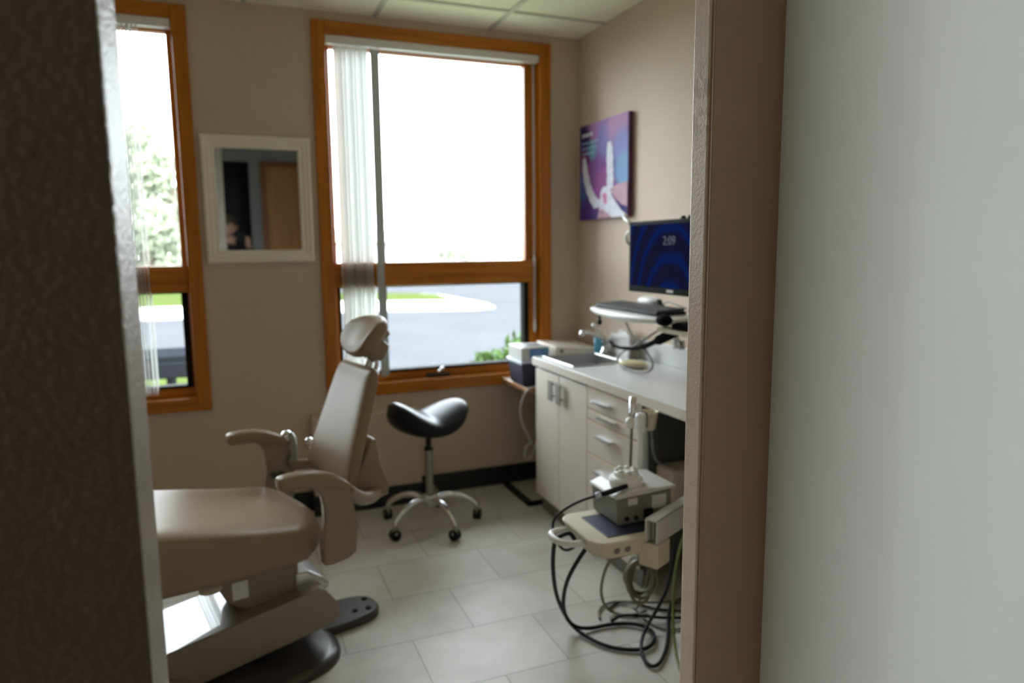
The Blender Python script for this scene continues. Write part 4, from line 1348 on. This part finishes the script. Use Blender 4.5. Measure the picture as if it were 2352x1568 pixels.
for k in range(7):
    ring = []
    for i in range(28):
        a = 2 * math.pi * i / 28
        rx = 0.041 + 0.009 * math.sin(k * 1.7) + 0.004 * math.sin(3 * a + k)
        rz = 0.066 + 0.009 * math.cos(k * 2.3)
        v = eA * (rx * math.cos(a)) + Vector((0, 0, rz * math.sin(a)))
        ring.append(Vector((1.235, 1.93, 0.285)) + v + fA * (-0.03 + 0.010 * k) + eA * (0.008 * math.sin(k * 3)))
    m.tube(ring, 0.0060, 8, closed=True)
tag(m.done('hose_coil', M_olive, smooth=True), 'coil of olive grey hose hung under the cream tray', 'hose')

# ------------------------------------------------------------------ outside: car park, planting, what stands there
ZG = -0.2
S(bx('parking_lot', (-90, 3.99, ZG - 1.4), (110, 34, ZG), M_asphalt))
S(bx('street', (-90, 34, -1.6), (110, 140, -1.1), M_asphalt))
isl = empty('kerb_island', (4.0, 20, ZG), 'grass strip with a pale concrete kerb across the car park', 'kerb')
# tapering island with a rounded nose at its right end
pl = [(-16, 18.8), (3.6, 17.9), (4.9, 17.4), (5.9, 17.1), (6.55, 17.5), (6.78, 18.9), (6.68, 20.4), (6.6, 23.0), (6.25, 24.0), (5.1, 24.9), (3.7, 25.8), (-2, 28.6), (-16, 30.6)]
MB().prism(pl, lambda a, b, t: Vector((a, b, t)), ZG, ZG + 0.03).done('kerb_stone', M_curb, isl)
pl = [(-16, 22.4), (3.1, 21.7), (4.25, 21.1), (6.5, 20.2), (6.48, 22.9), (6.12, 23.85), (4.98, 24.75), (3.6, 25.65), (-2, 28.45), (-16, 30.4)]
MB().prism(pl, lambda a, b, t: Vector((a, b, t)), ZG + 0.01, ZG + 0.045).done('grass_top', M_grass, isl)
S(bx('bounce_ground', (0.2, 4.0, ZG), (14, 8.3, ZG + 0.03), M_bounce))  # unseen ground added to bounce greenish daylight up to the ceiling
tag(bx('lawn_strip', (-9, 4.0, ZG), (0.2, 9.6, ZG + 0.05), M_grass), 'bright grass strip just outside the narrow left window', 'grass', kind='stuff')

bn = empty('outdoor_bench', (-0.9, 6.0, ZG), 'dark grey slatted bench on the grass outside the narrow window', 'bench')
MB().box((-1.7, 5.75, 0.57), (-0.20, 6.25, 0.62)).done('bench_top', M_bench, bn, 0.01)
MB().box((-1.7, 5.72, 0.455), (-0.20, 5.76, 0.575)).done('front_board', M_bench, bn, 0.01)
for x in (-1.55, -0.475):
    MB().box((x, 5.78, ZG + 0.05), (x + 0.04, 6.2, 0.57)).done('leg', M_bench, bn, 0.005)


def leaves(mb, c, rad, n, size, flat=1.0):
    c = Vector(c)
    for _ in range(n):
        while True:
            v = Vector((random.uniform(-1, 1), random.uniform(-1, 1), random.uniform(-1, 1)))
            if 0.25 < v.length < 1:
                break
        p = c + Vector((v.x * rad[0], v.y * rad[1], v.z * rad[2]))
        d = Vector((random.gauss(0, 1), random.gauss(0, 1), random.gauss(0.3, 1))).normalized()
        s = d.cross(Vector((random.gauss(0, 1), random.gauss(0, 1), random.gauss(0, 1)))).normalized()
        L, Wd = size * random.uniform(0.7, 1.3), size * random.uniform(0.3, 0.5)
        nn = d.cross(s) * (0.15 * L)
        q = [p - d * L, p + s * Wd + nn, p + d * L, p - s * Wd + nn]
        vs_ = [mb.bm.verts.new(x) for x in q]
        mb.bm.faces.new(vs_[:3])
        mb.bm.faces.new((vs_[0], vs_[2], vs_[3]))


def plant(name, label, base, crown, stems, lm, n, size, group=None, cat='shrub', tr=0.02):
    e = empty(name, base, label, cat, group)
    m = MB()
    for (cx, cy, cz, rx, ry, rz) in crown:
        leaves(m, (cx, cy, cz), (rx, ry, rz), n, size)
    m.done('foliage', lm, e)
    m = MB()
    for a, b in stems:
        m.tube([a, ((a[0] + b[0]) / 2 + 0.03, (a[1] + b[1]) / 2, (a[2] + b[2]) / 2), b], [tr, tr * 0.8, tr * 0.5], 8, smooth=1)
    m.done('trunk' if cat == 'tree' else 'stem', M_bark, e, smooth=True)
    return e


plant('shrub', 'leafy green shrub outside the lower right pane of the large window', (1.86, 4.6, ZG),
      [(1.92, 4.62, 0.52, 0.16, 0.18, 0.28), (1.76, 4.58, 0.46, 0.16, 0.16, 0.24), (2.08, 4.65, 0.56, 0.18, 0.18, 0.30), (1.64, 4.60, 0.44, 0.13, 0.14, 0.24)],
      [((1.86, 4.6, ZG), (1.9, 4.6, 0.55)), ((1.86, 4.6, ZG), (1.74, 4.58, 0.5)), ((1.86, 4.6, ZG), (2.06, 4.64, 0.6))], M_leafA, 420, 0.042)
TREES = [(-2.75, 31.0, 6.6, 'tallest pale leafy tree seen through the narrow left window'),
         (-5.3, 35.5, 5.6, 'loose green tree nearest the doorway edge in the narrow window'),
         (-0.9, 38.5, 5.4, 'rounder tree behind the tallest one in the narrow window')]
for x, y, h, lb_ in TREES:
    cr_ = []
    zb_ = ZG if y < 34 else -1.1
    for k in range(7):
        a = 2.4 * k
        rr = 1.5 * (1 - k / 9)
        cr_.append((x + math.cos(a) * rr * 0.7, y + math.sin(a) * rr * 0.7, zb_ + h * (0.16 + 0.115 * k), 1.3 * (1 - k / 11), 1.2, 0.95))
    plant('tree', lb_, (x, y, zb_), cr_, [((x, y, zb_), (x + 0.1, y, zb_ + h * 0.95)), ((x, y, zb_ + h * 0.3), (x + 1.0, y, zb_ + h * 0.6)), ((x, y, zb_ + h * 0.35), (x - 1.0, y, zb_ + h * 0.62))], M_leafB, 800, 0.2, 'trees beyond the car park', 'tree', 0.13)
bt = plant('tree', 'small tree beside the far building, above the parked cars', (16.2, 52, -1.1), [(16.2, 52, 1.3, 1.5, 1.2, 0.9), (15.2, 52.2, 1.0, 1.1, 1.0, 0.7), (17.2, 52, 1.0, 1.0, 1.0, 0.7)], [((16.2, 52, -1.1), (16.2, 52, 1.2))], M_leafB, 260, 0.18, None, 'tree', 0.1)

bd = empty('far_building', (20, 60, -1.1), 'low pale building far across the car park', 'building')
MB().box((6, 58, -1.1), (34, 70, 1.9)).done('wall', M_bldg, bd)
MB().loft([[(5.5, 57.4, 1.9), (34.5, 57.4, 1.9), (34.5, 70.5, 1.9), (5.5, 70.5, 1.9)], [(9, 62, 3.0), (31, 62, 3.0), (31, 66, 3.0), (9, 66, 3.0)]]).done('roof', M_roof, bd)
for x in (9, 14, 19, 24, 29):
    bx('window', (x, 57.96, 0.6), (x + 1.6, 58.02, 1.5), mat('far_window_glass', (0.3, 0.31, 0.32), 0.3), bd)


def car(x, y, rz, mt, label):
    e = empty('parked_car', (x, y, -1.1), label, 'car', 'cars parked by the far building', rz=rz)

    def q(a, b, t):
        return Vector((a, t, b))
    MB().prism([(-2.1, 0.28), (-2.15, 0.75), (-1.3, 0.92), (1.2, 0.95), (2.1, 0.80), (2.15, 0.28)], q, -0.85, 0.85).done('body', mt, e, 0.06, world=False)
    MB().prism([(-1.1, 0.92), (-0.5, 1.42), (0.7, 1.44), (1.3, 0.95)], q, -0.72, 0.72).done('cabin', M_black, e, 0.05, world=False)
    for a in (-1.3, 1.3):
        for b in (-0.86, 0.86):
            MB().tube([(a, b - 0.09, 0.32), (a, b + 0.09, 0.32)], 0.32, 20).done('wheel', M_black, e, world=False)


car(15.9, 42, R(10), M_red, 'red car parked far off behind the window rail')
car(15.9, 47.5, R(5), M_navy, 'dark blue car parked far off behind the red one')


# ------------------------------------------------------------------ the photographer, seen only in the wall mirror
def skin(name, pts, edges, m, parent, sub=2):
    """one continuous body surface grown over joints: pts = [(x, y, z, radius)]"""
    me = bpy.data.meshes.new(name)
    me.from_pydata([p[:3] for p in pts], edges, [])
    o = bpy.data.objects.new(name, me)
    col.objects.link(o)
    o.parent = parent
    sk = o.modifiers.new('skin', 'SKIN')
    sk.use_smooth_shade = True
    if not me.skin_vertices:
        bm = bmesh.new()
        bm.from_mesh(me)
        bm.verts.layers.skin.verify()
        bm.to_mesh(me)
        bm.free()
    for v, p in zip(me.skin_vertices[0].data, pts):
        r_ = p[3]
        v.radius = (r_[0], r_[1]) if isinstance(r_, tuple) else (r_, r_)
    me.skin_vertices[0].data[0].use_root = True
    sb_ = o.modifiers.new('sub', 'SUBSURF')
    sb_.levels = sb_.render_levels = sub
    me.materials.append(m)
    return o


# local frame: x to the person's right, y forward, z up; hands meet at the camera in front of the chest
pe = empty('person', (-0.105, -0.44, 0), 'person in black clothes holding a camera, reflected in the wall mirror', 'person', rz=-yaw)


def hand(pts, edges, w_i, wx, wy, wz, sd):
    """palm plus four bent fingers of different lengths and a thumb, gripping inwards"""
    b = len(pts)
    pts.append((wx - sd * 0.012, wy + 0.045, wz + 0.012, (0.028, 0.018)))
    pts.append((wx - sd * 0.018, wy + 0.075, wz + 0.018, (0.030, 0.015)))
    edges += [(w_i, b), (b, b + 1)]
    for k, ln in enumerate((0.030, 0.034, 0.031, 0.024)):
        dz = 0.033 - 0.021 * k
        i = len(pts)
        pts.append((wx - sd * 0.024, wy + 0.090, wz + 0.018 + dz, 0.0095))
        pts.append((wx - sd * (0.034 + ln * 0.5), wy + 0.098 + ln * 0.35, wz + 0.018 + dz, 0.0088))
        pts.append((wx - sd * (0.040 + ln), wy + 0.090, wz + 0.018 + dz, 0.0078))
        edges += [(b + 1, i), (i, i + 1), (i + 1, i + 2)]
    i = len(pts)
    pts.append((wx - sd * 0.036, wy + 0.045, wz + 0.040, 0.011))
    pts.append((wx - sd * 0.058, wy + 0.056, wz + 0.052, 0.0095))
    edges += [(b, i), (i, i + 1)]


P_ = [(0, 0, 0.96, (0.15, 0.105)), (0, 0.0, 1.12, (0.145, 0.10)), (0, 0.0, 1.30, (0.165, 0.105)), (0, -0.01, 1.44, (0.12, 0.08)), (0, 0.0, 1.50, (0.056, 0.056)), (0, 0.01, 1.56, (0.062, 0.07)), (0, 0.02, 1.63, (0.078, 0.095)), (0, 0.01, 1.71, (0.066, 0.08)),
      (0.0, 0.105, 1.625, 0.014)]
E_ = [(0, 1), (1, 2), (2, 3), (3, 4), (4, 5), (5, 6), (6, 7), (6, 8)]
for sd in (1, -1):
    i = len(P_)
    P_ += [(sd * 0.185, -0.01, 1.415, 0.055), (sd * 0.255, 0.07, 1.20, 0.042), (sd * 0.110, 0.215, 1.475, 0.027)]
    E_ += [(3, i), (i, i + 1), (i + 1, i + 2)]
    hand(P_, E_, i + 2, sd * 0.110, 0.215, 1.475, sd)
    j = len(P_)
    P_ += [(sd * 0.10, 0.0, 0.86, 0.085), (sd * 0.11, 0.02, 0.50, 0.058), (sd * 0.115, -0.01, 0.10, 0.038), (sd * 0.12, 0.12, 0.035, 0.032)]
    E_ += [(0, j), (j, j + 1), (j + 1, j + 2), (j + 2, j + 3)]
skin('body', P_, E_, M_skin, pe)
Q = [(0, 0, 0.94, (0.17, 0.125)), (0, 0.0, 1.12, (0.168, 0.122)), (0, 0.0, 1.30, (0.185, 0.128)), (0, -0.01, 1.43, (0.165, 0.12)), (0, 0.0, 1.50, (0.088, 0.086)), (0, 0.0, 1.535, (0.076, 0.078))]
EQ = [(0, 1), (1, 2), (2, 3), (3, 4), (4, 5)]
for sd in (1, -1):
    i = len(Q)
    Q += [(sd * 0.185, -0.01, 1.415, 0.07), (sd * 0.257, 0.07, 1.20, 0.056), (sd * 0.125, 0.197, 1.435, 0.040)]
    EQ += [(3, i), (i, i + 1), (i + 1, i + 2)]
skin('pullover', Q, EQ, M_cloth, pe)
T = [(0, 0, 0.97, (0.165, 0.12))]
ET = []
for sd in (1, -1):
    i = len(T)
    T += [(sd * 0.10, 0.0, 0.84, 0.10), (sd * 0.11, 0.02, 0.50, 0.074), (sd * 0.115, -0.01, 0.09, 0.062)]
    ET += [(0, i), (i, i + 1), (i + 1, i + 2)]
skin('trousers', T, ET, M_cloth, pe)
for sd in (1, -1):
    MB().sq((sd * 0.12, 0.055, 0.045), (0.047, 0.135, 0.045), 0.6, 0.8).done('shoe', M_black, pe, smooth=True, world=False)
hm = MB()
hm.sq((0, -0.012, 1.685), (0.088, 0.105, 0.085), 0.9, 0.9)
hm.done('hair', M_hair, pe, smooth=True, world=False)
for sd in (1, -1):
    MB().sq((sd * 0.032, 0.103, 1.655), (0.013, 0.008, 0.008)).done('eye', M_black, pe, smooth=True, world=False)
    MB().sq((sd * 0.086, 0.005, 1.635), (0.010, 0.022, 0.032)).done('ear', M_skin, pe, smooth=True, world=False)
MB().sq((0, 0.094, 1.580), (0.025, 0.010, 0.007)).done('mouth', M_nail, pe, smooth=True, world=False)
pc = empty('photo_camera', (-0.02, -0.06, 1.365), 'black camera held by the person reflected in the mirror', 'camera', rz=-yaw)
MB().box((-0.066, -0.045, -0.045), (0.066, 0.005, 0.055)).done('camera_body', M_black, pc, 0.008, world=False)
MB().lathe([(0.032, 0.0), (0.036, 0.012), (0.036, 0.050), (0.030, 0.052)], (0, 0, 0), 22).done('lens', M_black, pc, world=False)
pc.children[-1].rotation_euler = (R(-90), 0, 0)
pc.location = (0.009, -0.150, 1.52)
